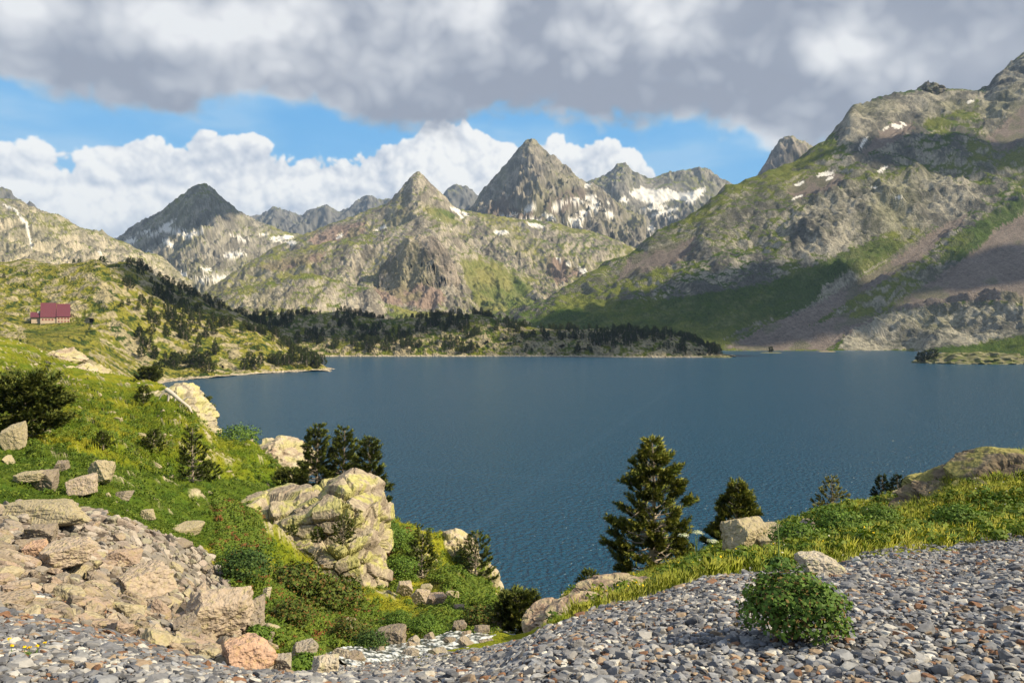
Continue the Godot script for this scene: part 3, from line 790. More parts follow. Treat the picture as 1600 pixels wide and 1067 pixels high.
# ---------------------------------------------------------------- plants
func tuft_mesh(seed_: int, needles: int, tone: Color, tip: Color, width: float) -> ArrayMesh:    # a brush of needles along +Y, one unit long
	var r := RandomNumberGenerator.new()
	r.seed = seed_
	var V := PackedVector3Array()
	var N := PackedVector3Array()
	var C := PackedColorArray()
	for k in needles:
		var s := pow(r.randf(), 0.8)
		var a := r.randf() * TAU
		var rad := Vector3(cos(a), 0, sin(a))
		var dir := (rad * r.randf_range(0.7, 1.0) + Vector3.UP * r.randf_range(0.35, 1.1)).normalized()
		var side := dir.cross(any_dir(r)).normalized() * width
		var from := Vector3.UP * s * 0.8
		var col := tone.lerp(tip, clampf(s * 1.2 - 0.5 + r.randf_range(-0.35, 0.35), 0, 1))
		for p in [from - side, from + side, from + dir * r.randf_range(0.28, 0.46)]:
			V.append(p)
			N.append((rad + dir * 0.4 + Vector3.UP * 0.3).normalized())
			C.append(col)
	return mesh_of(V, PackedInt32Array(), C, N)

func limb(st: SurfaceTool, pts: Array, r0: float, r1: float, sides: int, col: Color) -> void:   # a tapering tube
	var rings := []
	for k in pts.size():
		var dir: Vector3 = ((pts[mini(k + 1, pts.size() - 1)] as Vector3) - pts[maxi(k - 1, 0)]).normalized()
		var x := dir.cross(Vector3(0.31, 0.2, 0.93)).normalized()
		var y := dir.cross(x)
		var rad := lerpf(r0, r1, float(k) / (pts.size() - 1))
		var ring := []
		for s in sides:
			var a := TAU * s / sides
			ring.append([pts[k] + (x * cos(a) + y * sin(a)) * rad, x * cos(a) + y * sin(a)])
		rings.append(ring)
	for k in pts.size() - 1:
		for s in sides:
			var q := [rings[k][s], rings[k][(s + 1) % sides], rings[k + 1][(s + 1) % sides], rings[k + 1][s]]
			var fwd: bool = ((q[2][0] - q[0][0]) as Vector3).cross(q[1][0] - q[0][0]).dot(q[0][1]) > 0.0
			for i in ([0, 1, 2, 0, 2, 3] if fwd else [0, 2, 1, 0, 3, 2]):
				st.set_color(col)
				st.set_normal(q[i][1])
				st.add_vertex(q[i][0])

# o: h height, r(list of radius by height, as shares of h), n whorls, per whorl, tufts per branch, size of a tuft, gap [from, to], seed, lean, tone
func pine_meshes(o: Dictionary) -> Array:
	var r := RandomNumberGenerator.new()
	r.seed = o.seed
	var h: float = o.h
	var prof: Array = o.r
	var wood := SurfaceTool.new()
	wood.begin(Mesh.PRIMITIVE_TRIANGLES)
	var leaf := SurfaceTool.new()
	leaf.begin(Mesh.PRIMITIVE_TRIANGLES)
	var tone: Color = o.get("tone", Color(0.085, 0.122, 0.024))
	var tip: Color = o.get("tip", Color(0.30, 0.30, 0.06))
	var tufts := []
	for k in 4: tufts.append(tuft_mesh(o.seed + k, o.get("needles", 40), tone * (0.8 + 0.13 * k), tip, o.get("width", 0.055)))
	var bark: Color = o.get("bark", Color(0.30, 0.255, 0.215))
	var lean: Vector3 = o.get("lean", Vector3.ZERO)
	var tall := []
	for k in 9:
		var t := k / 8.0
		tall.append(Vector3(lean.x * t * t + 0.012 * h * sin(t * 5.0 + o.seed), h * 0.97 * t - 0.03 * h, lean.z * t * t + 0.012 * h * sin(t * 4.0 + 2.0 * o.seed)))
	limb(wood, tall, h * o.get("girth", 0.024), h * 0.004, 7, bark)
	var gap: Array = o.get("gap", [2.0, 2.0])
	var size: float = o.size
	var whorls: int = o.n
	for k in whorls:
		var t := lerpf(o.get("from", 0.04), 0.97, pow((k + r.randf() * 0.6) / whorls, 0.92))
		var f := t * (prof.size() - 1)
		var reach: float = lerpf(prof[int(f)], prof[mini(int(f) + 1, prof.size() - 1)], f - int(f)) * h
		var bare: bool = t > gap[0] and t < gap[1]
		var root: Vector3 = (tall[int(t * 8)] as Vector3).lerp(tall[mini(int(t * 8) + 1, 8)], t * 8 - int(t * 8))
		var a0 := r.randf() * TAU
		var count: int = o.per
		for b in count:
			var a := a0 + TAU * b / count + r.randf_range(-0.45, 0.45)
			var long := reach * r.randf_range(0.55, 1.15)
			var rise := lerpf(o.get("droop", -0.10), 0.80, pow(t, 1.3)) + r.randf_range(-0.15, 0.2)
			var out := Vector3(cos(a), 0, sin(a))
			var pts := []
			for i in 5:
				var s := i / 4.0
				pts.append(root + out * long * s + Vector3.UP * long * (rise * s * 0.75 + 0.30 * s * s * s))
			limb(wood, pts, h * 0.0075 * (1.15 - t), h * 0.0016, 4, bark * 0.9)
			var n: int = maxi(2, int(o.tufts * long / (h * 0.25)))
			for i in n:
				var s := 1.0 if i == 0 else (r.randf_range(0.80, 1.0) if bare else lerpf(o.get("inner", 0.38), 1.0, pow(r.randf(), 0.45)))
				if bare and i > n * 0.45: break
				var on: Vector3 = (pts[int(s * 4)] as Vector3).lerp(pts[mini(int(s * 4) + 1, 4)], s * 4 - int(s * 4))
				var side := out.rotated(Vector3.UP, r.randf_range(-1.5, 1.5))
				var far := (0.0 if i == 0 else r.randf_range(0.05, 0.26) * minf(long, h * 0.2))
				var at := on + side * far + Vector3.UP * far * r.randf_range(-0.25, 0.5)
				if i % 2 == 1: limb(wood, [on, at], h * 0.002, h * 0.001, 3, bark * 0.8)
				var dir := (side * 0.6 + out * 0.35 + Vector3.UP * r.randf_range(0.35, 1.15)).normalized()
				var x := dir.cross(Vector3(0.3, 0.1, 0.95)).normalized()
				var z := x.cross(dir)
				var sc := size * r.randf_range(0.75, 1.25)
				leaf.append_from(tufts[r.randi() % 4], 0, Transform3D(Basis(x * sc, dir * sc, z * sc), at))
	for k in int(o.get("dead", 0)):        # bare dead twigs
		var t := r.randf_range(0.2, 0.55)
		var root: Vector3 = (tall[int(t * 8)] as Vector3).lerp(tall[mini(int(t * 8) + 1, 8)], t * 8 - int(t * 8))
		var a := r.randf() * TAU
		var out := Vector3(cos(a), r.randf_range(-0.6, 0.3), sin(a)) * h * r.randf_range(0.10, 0.22)
		limb(wood, [root, root + out * 0.5 + Vector3.UP * 0.02 * h, root + out], h * 0.006, h * 0.0012, 4, Color(0.30, 0.25, 0.21))
	return [wood.commit(), leaf.commit()]

func leaf_cloud(seed_: int, count: int, half: Vector3, size: float, tones: Array, hollow := 0.6) -> ArrayMesh:    # leaves through a rounded crown standing on y = 0
	var r := RandomNumberGenerator.new()
	r.seed = seed_
	var lobe := noise(1.3, seed_, 3)
	var V := PackedVector3Array()
	var N := PackedVector3Array()
	var C := PackedColorArray()
	for k in count:
		var d := any_dir(r)
		if d.y < -0.35: d.y = -d.y
		var rad := pow(r.randf_range(hollow * hollow, 1.0), 0.5) * (1.0 + 0.42 * lobe.get_noise_3dv(d * 1.5))
		var at := d * rad * half + Vector3.UP * half.y * 0.75
		if at.y < 0.0: at.y = r.randf() * half.y * 0.3
		var up := (d * 0.7 + any_dir(r) * 0.8 + Vector3.UP * 0.45).normalized()
		var x := up.cross(any_dir(r)).normalized()
		var y := up.cross(x)
		var s := size * r.randf_range(0.6, 1.3)
		var col: Color = tones[r.randi() % tones.size()] * r.randf_range(0.75, 1.25)
		var q := [at - x * s, at + y * s * 0.62 + up * s * 0.12, at + x * s, at - y * s * 0.62 + up * s * 0.12]
		for i in [0, 1, 2, 0, 2, 3]:
			V.append(q[i])
			N.append((up + d * 0.3).normalized())
			C.append(col)
	return mesh_of(V, PackedInt32Array(), C, N)

func blade_mesh(seed_: int, blades: int, wide: float, spread: float) -> ArrayMesh:     # a tuft of grass one unit high
	var r := RandomNumberGenerator.new()
	r.seed = seed_
	var V := PackedVector3Array()
	var N := PackedVector3Array()
	for k in blades:
		var a := r.randf() * TAU
		var root := Vector3(cos(a), 0, sin(a)) * spread * r.randf()
		var out := Vector3(cos(a + r.randf_range(-0.8, 0.8)), 0, sin(a + r.randf_range(-0.8, 0.8))) * r.randf_range(0.1, 0.55)
		var h := r.randf_range(0.5, 1.0)
		var side := Vector3(-sin(a), 0, cos(a)) * wide
		var mid := root + out * 0.4 + Vector3.UP * h * 0.6
		var top := root + out + Vector3.UP * h
		for p in [root - side, root + side, mid + side * 0.7, root - side, mid + side * 0.7, mid - side * 0.7, mid - side * 0.7, mid + side * 0.7, top]:
			V.append(p)
			N.append((Vector3.UP * 1.0 + out).normalized())
	return mesh_of(V, PackedInt32Array(), PackedColorArray(), N)

func many(called: String, mesh: Mesh, mat: Material, places: Array, tints: Array, parent: Node3D = self) -> MultiMeshInstance3D:
	var mm := MultiMesh.new()
	mm.transform_format = MultiMesh.TRANSFORM_3D
	mm.use_colors = true
	mm.mesh = mesh
	mm.instance_count = places.size()
	for k in places.size():
		mm.set_instance_transform(k, places[k])
		mm.set_instance_color(k, tints[k])
	var o := MultiMeshInstance3D.new()
	o.multimesh = mm
	o.material_override = mat
	o.name = numbered(called) if parent == self else called
	parent.add_child(o, true)
	o.set_meta("kind", "stuff")
	return o

# ---------------------------------------------------------------- things
func any_turn(r: RandomNumberGenerator) -> Basis:
	return Basis(any_dir(r), r.randf() * TAU)

func on_slope(n: Vector3, turn: float) -> Basis:
	var x := Vector3(cos(turn), 0, sin(turn))
	var z := x.cross(n).normalized()
	return Basis(n.cross(z).normalized(), n, z)

func visit_cells(g: Dictionary, px0: float, px1: float, d0: float, d1: float, each: Callable) -> void:   # each(corner, edge a, edge b, normal, area, px, py)
	var ny: int = g.ny
	var P: PackedVector3Array = g.P
	var N: PackedVector3Array = g.N
	for i in range(maxi(0, int((px0 - g.px0) / g.step)), mini(g.nx - 1, int((px1 - g.px0) / g.step))):
		for j in ny - 1:
			var p := P[i * ny + j]
			if -p.z < d0 or -p.z > d1: continue
			var a := P[(i + 1) * ny + j] - p
			var b := P[i * ny + j + 1] - p
			each.call(p, a, b, N[i * ny + j], a.cross(b).length(), g.px0 + i * g.step, HOR + (p.y - EYE) / p.z * F)

const STONE_TINTS := [Color(0.173, 0.182, 0.211), Color(0.256, 0.269, 0.301), Color(0.109, 0.115, 0.134), Color(0.358, 0.358, 0.365), Color(0.218, 0.218, 0.230), Color(0.307, 0.237, 0.173), Color(0.218, 0.122, 0.077), Color(0.461, 0.454, 0.435), Color(0.147, 0.154, 0.179), Color(0.198, 0.205, 0.228)]
const STONE_WORDS := ["slate grey", "mid grey", "dark grey", "pale grey", "grey", "tan", "rust brown", "whitish", "dark slate grey", "bluish grey"]
func gravel() -> void:
	var r := RandomNumberGenerator.new()
	r.seed = 77
	var shapes := []
	for k in 7: shapes.append(stone_mesh(300 + k, 2, 10, 0.40, 0.03, Vector3(1.15, r.randf_range(0.34, 0.62), r.randf_range(0.6, 0.95))))
	var all := []
	var rust: FastNoiseLite = noise(0.8, 91, 2)
	var edge := gravel_edge
	visit_cells(near_land, -900, 2600, 1.6, 14.0, func(p: Vector3, a: Vector3, b: Vector3, n: Vector3, area: float, px: float, _py: float) -> void:
		var lim := across(edge, px).y
		var want := area * 1050.0
		var reach := 1.6
		if px > 480 and px < 860: reach = 9.0
		if -p.z > lim: want *= maxf(0.0, 1.0 - (-p.z - lim) / reach) * (0.9 if px < 860 else 0.45)
		var count := int(want) + (1 if r.randf() < want - int(want) else 0)
		for k in count:
			var at := p + a * r.randf() + b * r.randf()
			var s := 0.011 + 0.027 * pow(r.randf(), 2.4) + (0.030 if r.randf() < 0.025 else 0.0)
			var q := rust.get_noise_3dv(at)
			var t := r.randi() % 10
			if t in [5, 6] and r.randf() < 0.4: t = [0, 1, 9][r.randi() % 3]
			if px < 440 and -p.z > lim - 1.9 and r.randf() < 0.66 + q: t = [5, 6, 2, 6, 2, 0][r.randi() % 6]
			all.append([at + n * s * 0.25, s, t, r.randi() % 7, n, s / -at.z if absf(at.x / at.z) < 0.76 and -at.z > 3.1 else 0.0]))
	all.sort_custom(func(a, b): return a[5] > b[5])
	print("stones ", all.size())
	var places := []
	var tints := []
	for k in 7:
		places.append([])
		tints.append([])
	var mats := []
	for c in STONE_TINTS:
		var m := M.pebble.duplicate() as StandardMaterial3D
		m.albedo_color = Color(c.r, c.g, c.b).linear_to_srgb()
		m.vertex_color_use_as_albedo = false
		mats.append(m)
	for k in all.size():
		var s: Array = all[k]
		var basis := (on_slope(s[4], r.randf() * TAU) * Basis(any_dir(r), r.randf_range(-0.5, 0.5))).scaled_local(Vector3.ONE * s[1] * r.randf_range(0.9, 1.2))
		if k < 300:
			var o := put("stone", shapes[s[3]], mats[s[2]])
			o.transform = Transform3D(basis, s[0])
			var at: Vector3 = s[0]
			var col := 800.0 - at.x / at.z * F
			var row := HOR + (at.y - EYE) / at.z * F
			var where := "left of the pink boulder" if col < 330 else ("below the stream" if col < 760 else ("just below the tall pine" if col < 1020 and row < 1000 else ("left of the leafy bush" if col < 1140 else ("right around the leafy bush" if col < 1350 and row < 1020 else ("in front of the leafy bush" if col < 1350 else ("near the right edge of the gravel" if col > 1480 else "right of the leafy bush"))))))
			var how := "at the very bottom" if row > 1045 else ("well up the bank" if row < 975 else "partway up the bank")
			tag(o, "%s %s stone %s, %s" % ["large" if k < 90 else "medium", STONE_WORDS[s[2]], where, how], "stone", "larger stones of the gravel bank")
		else:
			places[s[3]].append(Transform3D(basis, s[0]))
			tints[s[3]].append(STONE_TINTS[s[2]] * r.randf_range(0.75, 1.3))
	for k in 7:
		var o := many("gravel", shapes[k], M.pebble, places[k], tints[k])
		tag(o, "grey broken gravel of the bank in the foreground", "gravel")

const ROCK_TINTS := [Color(0.32, 0.285, 0.245), Color(0.39, 0.35, 0.31), Color(0.29, 0.27, 0.25), Color(0.33, 0.28, 0.25), Color(0.24, 0.22, 0.20), Color(0.36, 0.34, 0.26)]
var boulder_shapes := []
var boulder_mats := []
func boulder(px: float, foot: float, wide: float, high: float, shape: int, tone: int, label: String, d := 0.0, deep := 0.0, turn := 0.0) -> Node3D:   # px and picture rows say where it stands
	var at := ground_far(near_land, px, d) if d > 0.0 else ground_row(near_land, px, foot)
	var dist := -at.z
	var w := wide / F * dist
	var h := high / F * dist
	var o := put("boulder", boulder_shapes[shape], boulder_mats[tone])
	var dp := deep if deep > 0.0 else (w + h) * 0.5
	o.transform = Transform3D(Basis(Vector3.UP, turn) * Basis.from_scale(Vector3(w * 0.50, h * 0.58, dp * 0.50)), at + Vector3(0, h * 0.40, -dp * 0.25))
	tag(o, label, "boulder")
	return o

func rocks() -> void:
	var r := RandomNumberGenerator.new()
	r.seed = 505
	for k in 8: boulder_shapes.append(stone_mesh(700 + k, 4, 13, 0.55, 0.09, Vector3.ONE))
	for c in ROCK_TINTS + [Color(0.30, 0.29, 0.275), Color(0.46, 0.34, 0.28), Color(0.42, 0.41, 0.37)]:
		var m := M.rock.duplicate() as StandardMaterial3D
		m.albedo_color = Color(c.r, c.g, c.b).linear_to_srgb()
		boulder_mats.append(m)
	# the big ones, each where it lies
	boulder(60, 822, 165, 34, 0, 5, "long flat lichened slab lying at the top of the rock pile", 0, 0.9)
	boulder(57, 850, 64, 30, 1, 4, "grey rounded boulder just below the long flat slab", 0, 0)
	boulder(50, 872, 44, 24, 2, 7, "pinkish flat rock under the grey rounded boulder")
	boulder(88, 900, 104, 54, 3, 1, "large pale flat-topped boulder amid the rock pile", 0, 0, 0.3)
	boulder(182, 890, 64, 30, 4, 3, "reddish tilted slab in the middle of the rock pile", 0, 0, 0.4)
	boulder(218, 938, 100, 52, 5, 1, "blocky boulder with a dark shaded end above the rusty gravel", 0, 0, 0.5)
	boulder(326, 996, 136, 74, 6, 1, "largest tan boulder at the foot of the rock pile", 0, 0, 0.2)
	boulder(388, 990, 50, 58, 7, 2, "upright grey-brown boulder behind the largest tan boulder", 0, 0, 0.8)
	boulder(380, 1050, 92, 50, 0, 7, "pink-faced boulder at the lower end of the rock pile", 0, 0, 0.6)
	boulder(286, 996, 48, 32, 2, 4, "brown wedge-shaped rock left of the largest tan boulder", 0, 0, 0.3)
	boulder(36, 758, 60, 22, 3, 5, "tilted slab in the dark green grass near the left edge")
	boulder(152, 760, 44, 40, 4, 5, "tall lichened block in the small heap on the grass")
	boulder(122, 778, 60, 36, 5, 1, "broad pale block at the foot of the small heap")
	boulder(92, 738, 26, 20, 6, 4, "small square rock standing above the small heap")
	boulder(190, 784, 30, 16, 7, 2, "flat grey rock alone in dark grass beside the small heap")
	boulder(229, 815, 28, 17, 0, 5, "pale rock alone in the grass above the rock pile")
	boulder(62, 772, 44, 40, 1, 4, "leaning brown slab in the grass below the left edge pine")
	boulder(15, 712, 40, 44, 2, 5, "lichened rock at the left edge beneath the dark pine")
	boulder(470, 1040, 50, 38, 3, 6, "grey split boulder beside the ferns near the stream", 0, 0, 0.4)
	boulder(545, 992, 26, 26, 4, 1, "pale round rock poking out of the reddish shrubs")
	boulder(612, 1016, 72, 34, 5, 4, "long brown slab leaning into the stream", 0, 0.7, -0.5)
	boulder(505, 1072, 56, 34, 6, 8, "square light grey block at the lip of the gravel", 6.0, 0, 0.2)
	boulder(440, 1064, 36, 32, 1, 6, "grey angular block at the lip of the gravel below the pink boulder", 6.2)
	boulder(416, 940, 14, 20, 7, 8, "small white rock on the green bank below the outcrop")
	for a in [[632, 938, 32, 24], [655, 946, 34, 26], [680, 950, 40, 22], [702, 944, 30, 18], [665, 932, 26, 16], [715, 957, 24, 12]]:
		boulder(a[0], a[1], a[2], a[3], r.randi() % 8, [1, 3, 5][r.randi() % 3], "pale angular rock in the rockfall below the middle pine").set_meta("group", "rockfall below the middle pine")
	boulder(716, 996, 30, 26, 3, 4, "brown square rock on the far bank of the stream")
	boulder(700, 1012, 26, 16, 4, 4, "wet rock in the stream near its bend")
	boulder(775, 985, 22, 26, 5, 1, "upright reddish rock beside the rapid of the stream")
	boulder(750, 992, 34, 14, 6, 4, "low brown rock splitting the rapid of the stream")
	for a in [[770, 918, 22, 18], [787, 940, 24, 16], [740, 905, 16, 12], [760, 902, 14, 10]]:
		boulder(a[0], a[1], a[2], a[3], r.randi() % 8, 5, "pale rock at the lake shore below the pines").set_meta("group", "shore rocks below the pines")
	boulder(1162, 894, 92, 62, 6, 5, "big cream boulder in front of the smaller pine on the verge", 16.0, 0, 0.3)
	boulder(1210, 884, 80, 42, 2, 5, "low cream boulder right of the big cream boulder", 16.0)
	boulder(1266, 862, 40, 46, 4, 2, "small upright grey rock with a dark left face on the verge", 15.0, 0, 0.7)
	boulder(1287, 903, 74, 28, 0, 8, "flat light grey slab behind the leafy bush", 7.2, 0.5)
	boulder(1250, 905, 30, 12, 3, 8, "small flat rock beside the light grey slab", 7.0)
	# the rest of the rock pile
	var all := []
	visit_cells(near_land, -800, 440, 6.0, 22.0, func(p: Vector3, a: Vector3, b: Vector3, n: Vector3, area: float, px: float, py: float) -> void:
		var out := 0.0 if inside(talus_zone, Vector2(px, py)) else 1.0
		var want := area * (46.0 if out == 0.0 else 0.35)
		if -p.z > 16 and out > 0: want *= 0.5
		var count := int(want) + (1 if r.randf() < want - int(want) else 0)
		for k in count:
			var s := 0.035 + 0.16 * pow(r.randf(), 3.0) + (0.12 * r.randf() if r.randf() < 0.05 else 0.0)
			var at := p + a * r.randf() + b * r.randf()
			all.append([at + n * s * 0.25, s, n, r.randi() % 6, s / -at.z if at.x / at.z < 0.76 else 0.0]))
	all.sort_custom(func(a, b): return a[4] > b[4])
	print("rocks ", all.size())
	var small := []
	for k in 5: small.append(stone_mesh(820 + k, 2, 10, 0.45, 0.05, Vector3(1.0, 0.62, 0.8)))
	var words := ["tan", "pale pinkish", "brown-grey", "pinkish tan", "brown", "cream lichened"]
	var places := [[], [], [], [], []]
	var tints := [[], [], [], [], []]
	for k in all.size():
		var s: Array = all[k]
		var basis := (on_slope(s[2], r.randf() * TAU) * Basis(any_dir(r), r.randf_range(-0.6, 0.6))).scaled_local(Vector3(s[1] * r.randf_range(0.9, 1.4), s[1], s[1] * r.randf_range(0.7, 1.2)))
		if k < 290:
			var o := put("rock", small[k % 5], boulder_mats[s[3]])
			o.transform = Transform3D(basis, s[0])
			var at: Vector3 = s[0]
			var col := 800.0 - at.x / at.z * F
			var row := HOR + (at.y - EYE) / at.z * F
			var where := "beside the long flat slab" if row < 840 and col < 160 else ("along the grassy top edge" if row < 860 else ("at the left edge" if col < 60 else ("around the pale flat-topped boulder" if col < 150 else ("near the reddish tilted slab" if row < 905 else ("near the blocky boulder" if col < 270 else ("around the largest tan boulder" if row < 1010 else "at the foot of the pile"))))))
			tag(o, "%s %s rock of the left rock pile, %s" % ["big" if k < 60 else ("middling" if k < 160 else "smaller"), words[s[3]], where], "rock", "rocks of the pile on the left bank")
		else:
			places[k % 5].append(Transform3D(basis, s[0]))
			tints[k % 5].append(ROCK_TINTS[s[3]] * r.randf_range(0.7, 1.15))
	for k in 5: tag(many("rubble", small[k], M.pebble, places[k], tints[k]), "small pinkish rubble between the rocks of the pile", "rubble")
	# scattered stones on the meadows
	var far_places := []
	var far_tints := []
	visit_cells(near_land, -300, 860, 20.0, 260.0, func(p: Vector3, a: Vector3, b: Vector3, n: Vector3, area: float, _px: float, _py: float) -> void:
		var q: float = nz.wide.get_noise_3dv(p * 1.7)
		var want := area * 0.10 * (clampf(0.2 + 3.0 * q, 0.05, 1.5)) * minf(1.0, 60.0 / -p.z)
		if r.randf() < want and p.y > 0.5:
			var s := 0.14 + 0.5 * pow(r.randf(), 3.0)
			far_places.append(Transform3D((on_slope(n, r.randf() * TAU) * Basis(any_dir(r), 0.5)).scaled_local(Vector3(s * 1.3, s * 0.8, s)), p + a * r.randf() + b * r.randf() + n * s * 0.15))
			far_tints.append(Color(0.50, 0.45, 0.34) * r.randf_range(0.8, 1.15)))
	print("meadow stones ", far_places.size())
	var order := range(far_places.size())
	order.sort_custom(func(x, y): return far_places[x].basis.x.length() / -far_places[x].origin.z > far_places[y].basis.x.length() / -far_places[y].origin.z)
	var rest := []
	var rest_t := []
	for k in order.size():
		if k < 200:
			var o := put("meadow_stone", small[k % 5], boulder_mats[5])
			o.transform = far_places[order[k]]
			var at: Vector3 = far_places[order[k]].origin
			var col := 800.0 - at.x / at.z * F
			var row := HOR + (at.y - EYE) / at.z * F
			var where := "right of the great outcrop, above the water" if col > 585 else ("below the great outcrop" if row > 880 else ("on the shoulder beside the great outcrop" if col > 350 else ("around the pale steep outcrop" if row < 700 and col > 190 else ("near the slim meadow pine" if col > 235 else ("high up the meadow near the left edge" if row < 640 else ("just above the rock pile" if row > 770 else "in the middle of the left meadow"))))))
			tag(o, "%s pale stone in the grass %s" % ["large" if k < 50 else ("middling" if k < 120 else "little"), where], "stone", "pale stones in the grass of the left slope")
		else:
			rest.append(far_places[order[k]])
			rest_t.append(far_tints[order[k]])
	if rest.size(): tag(many("scree_litter", small[0], M.pebble, rest, rest_t), "small pale stones strewn over the grass of the left slope", "stones")

func outcrops() -> void:
	var tan_tones := [Color(0.33, 0.29, 0.22), Color(0.47, 0.41, 0.31), Color(0.44, 0.43, 0.17), Color(0.25, 0.205, 0.18)]
	var o: Node3D = base("rock_outcrop", spot(480, 860, 38.0))
	# the high broken face, the long low shoulder to the left of it, the lower face in front, small steps between
	for a in [[41, 6, 528, 838, 38.5, Vector3(3.4, 4.4, 3.8), [[Vector3(0.98, 0.05, 0.18), 2.1], [Vector3(0.5, 0.85, 0.15), 2.7], [Vector3(-0.45, 0.88, 0.1), 2.6], [Vector3(-0.1, 0.25, 0.96), 2.5], [Vector3(-0.2, 0.85, 0.45), 2.65], [Vector3(0.6, 0.0, 0.8), 2.5]], 1.5],
			[42, 5, 425, 832, 39.0, Vector3(3.6, 2.8, 3.8), [[Vector3(-0.22, 0.96, 0.1), 1.7], [Vector3(0.1, 0.75, 0.65), 1.75], [Vector3(-0.2, 0.3, 0.93), 2.4], [Vector3(-0.8, 0.5, 0.3), 2.4]], 1.3],
			[43, 6, 528, 890, 36.0, Vector3(2.9, 2.2, 2.4), [[Vector3(-0.1, 0.9, 0.4), 1.25], [Vector3(0.05, 0.2, 0.97), 1.5], [Vector3(-0.7, 0.2, 0.7), 1.9], [Vector3(0.9, 0.3, 0.3), 1.9]], 1.2],
			[44, 5, 455, 868, 36.4, Vector3(1.7, 1.5, 1.6), [[Vector3(-0.2, 0.9, 0.4), 0.8], [Vector3(0.2, 0.3, 0.93), 1.0], [Vector3(-0.8, 0.3, 0.5), 1.1]], 0.8],
			[45, 4, 580, 895, 36.6, Vector3(0.9, 1.5, 1.2), [[Vector3(0.5, 0.8, 0.3), 0.8], [Vector3(0.1, 0.1, 0.98), 0.8], [Vector3(0.95, 0.1, 0.2), 0.6]], 0.5]]:
		var b := put("rock_block", outcrop_mesh(a[0], a[1], a[5], a[6], a[7], a[7] * 0.17, tan_tones), M.lichen_rock, o)
		b.position = spot(a[2], a[3], a[4]) - o.position
	tag(o, "great cracked lichen-covered rock outcrop in front of the pine group", "rock outcrop")
	o = put("rock_outcrop", outcrop_mesh(52, 5, Vector3(8.0, 6.0, 7.0), [[Vector3(0.75, 0.62, 0.2), 4.2], [Vector3(-0.3, 0.93, 0.2), 4.2], [Vector3(-0.7, 0.1, 0.7), 4.6], [Vector3(0.1, 0.5, 0.86), 4.4], [Vector3(0.6, 0.3, 0.75), 4.6]], 2.1, 0.5, [Color(0.40, 0.36, 0.25), Color(0.54, 0.48, 0.35), Color(0.48, 0.46, 0.22), Color(0.27, 0.24, 0.21)]), M.lichen_rock)
	o.position = spot(258, 656, 105.0)
	tag(o, "pale steep rock outcrop on the grassy slope above the lake", "rock outcrop")
	o = put("rock_outcrop", outcrop_mesh(63, 6, Vector3(3.6, 1.9, 2.6), [[Vector3(-0.50, 0.86, 0.1), 1.25], [Vector3(0.1, 0.98, 0.1), 1.45], [Vector3(-0.80, -0.12, 0.60), 1.15], [Vector3(-0.55, -0.1, 0.83), 1.45]], 1.1, 0.16, [Color(0.13, 0.105, 0.08), Color(0.25, 0.21, 0.15), Color(0.26, 0.25, 0.09), Color(0.10, 0.08, 0.068)]), M.lichen_rock)
	o.position = spot(1606, 826, 16.5)
	tag(o, "dark-fronted rock outcrop at the right edge above the verge", "rock outcrop")
	for a in [[1448, 782, 20.0, 0.9, 0.5, "low brown rock shelf in the yellow grass below the right outcrop"], [1395, 805, 19.0, 0.6, 0.4, "small rock shelf in the grass beside the two dark little pines"]]:
		o = put("rock_outcrop", outcrop_mesh(int(a[0]), 4, Vector3(a[3], a[4], a[3]), [[Vector3(-0.5, 0.85, 0.2), a[4] * 0.7], [Vector3(-0.2, 0.2, 0.95), a[3] * 0.6]], 0.5, 0.08, tan_tones), M.lichen_rock)
		o.position = spot(a[0], a[1], a[2])
		tag(o, a[5], "rock outcrop")
	for a in [[925, 975, 10.5, Vector3(0.75, 0.3, 1.1), "reddish sloping rock ledge at the edge of the gravel by the gully"], [980, 935, 14.5, Vector3(1.35, 0.34, 1.6), "cracked pinkish rock ledge under the tall pine"], [868, 955, 17.0, Vector3(0.8, 0.5, 1.0), "dark-sided rock above the water beside the stream gully"], [1330, 850, 14.5, Vector3(0.8, 0.3, 0.7), "bare pinkish rock patch in the middle of the verge"]]:
		var h: Vector3 = a[3]
		o = put("rock_ledge", outcrop_mesh(int(a[0]) + 3, 5, h, [[Vector3(-0.25, 0.95, 0.25), h.y * 0.62], [Vector3(0.3, 0.9, 0.3), h.y * 0.8], [Vector3(-0.6, 0.3, 0.7), h.x * 0.75]], 0.42, 0.05, [Color(0.30, 0.235, 0.18), Color(0.44, 0.35, 0.27), Color(0.38, 0.34, 0.22), Color(0.23, 0.16, 0.13)]), M.lichen_rock)
		o.position = ground_far(near_land, a[0], a[2]) - Vector3(0, h.y * 0.85, 0)
		tag(o, a[4], "rock ledge")
	for a in [[430, 722, 82.0, 5.0, 3.0, "bare pale rock rib above the water behind the outcrop"], [702, 868, 60.0, 2.6, 2.2, "sunlit pale rock between the two lower pines"], [130, 582, 170.0, 6.0, 2.2, "smooth pale rock hump in the meadow below the hut"], [100, 588, 165.0, 5.0, 2.2, "small rock hump beside the smooth pale hump"], [95, 558, 215.0, 7.0, 3.0, "rough grey rock knoll in the meadow below the hut"], [555, 905, 38.0, 1.6, 1.8, "tan jointed rock at the foot of the great outcrop"]]:
		o = put("rock_outcrop", outcrop_mesh(int(a[0]), 4, Vector3(a[3], a[4], a[3]), [[Vector3(-0.4, 0.88, 0.25), a[4] * 0.75], [Vector3(0.5, 0.8, 0.2), a[4] * 0.8], [Vector3(0.1, 0.3, 0.93), a[3] * 0.7]], a[3] * 0.4, a[3] * 0.07, [Color(0.42, 0.36, 0.27), Color(0.55, 0.48, 0.37), Color(0.46, 0.43, 0.22), Color(0.34, 0.26, 0.21)]), M.lichen_rock)
		o.position = spot(a[0], a[1], a[2])
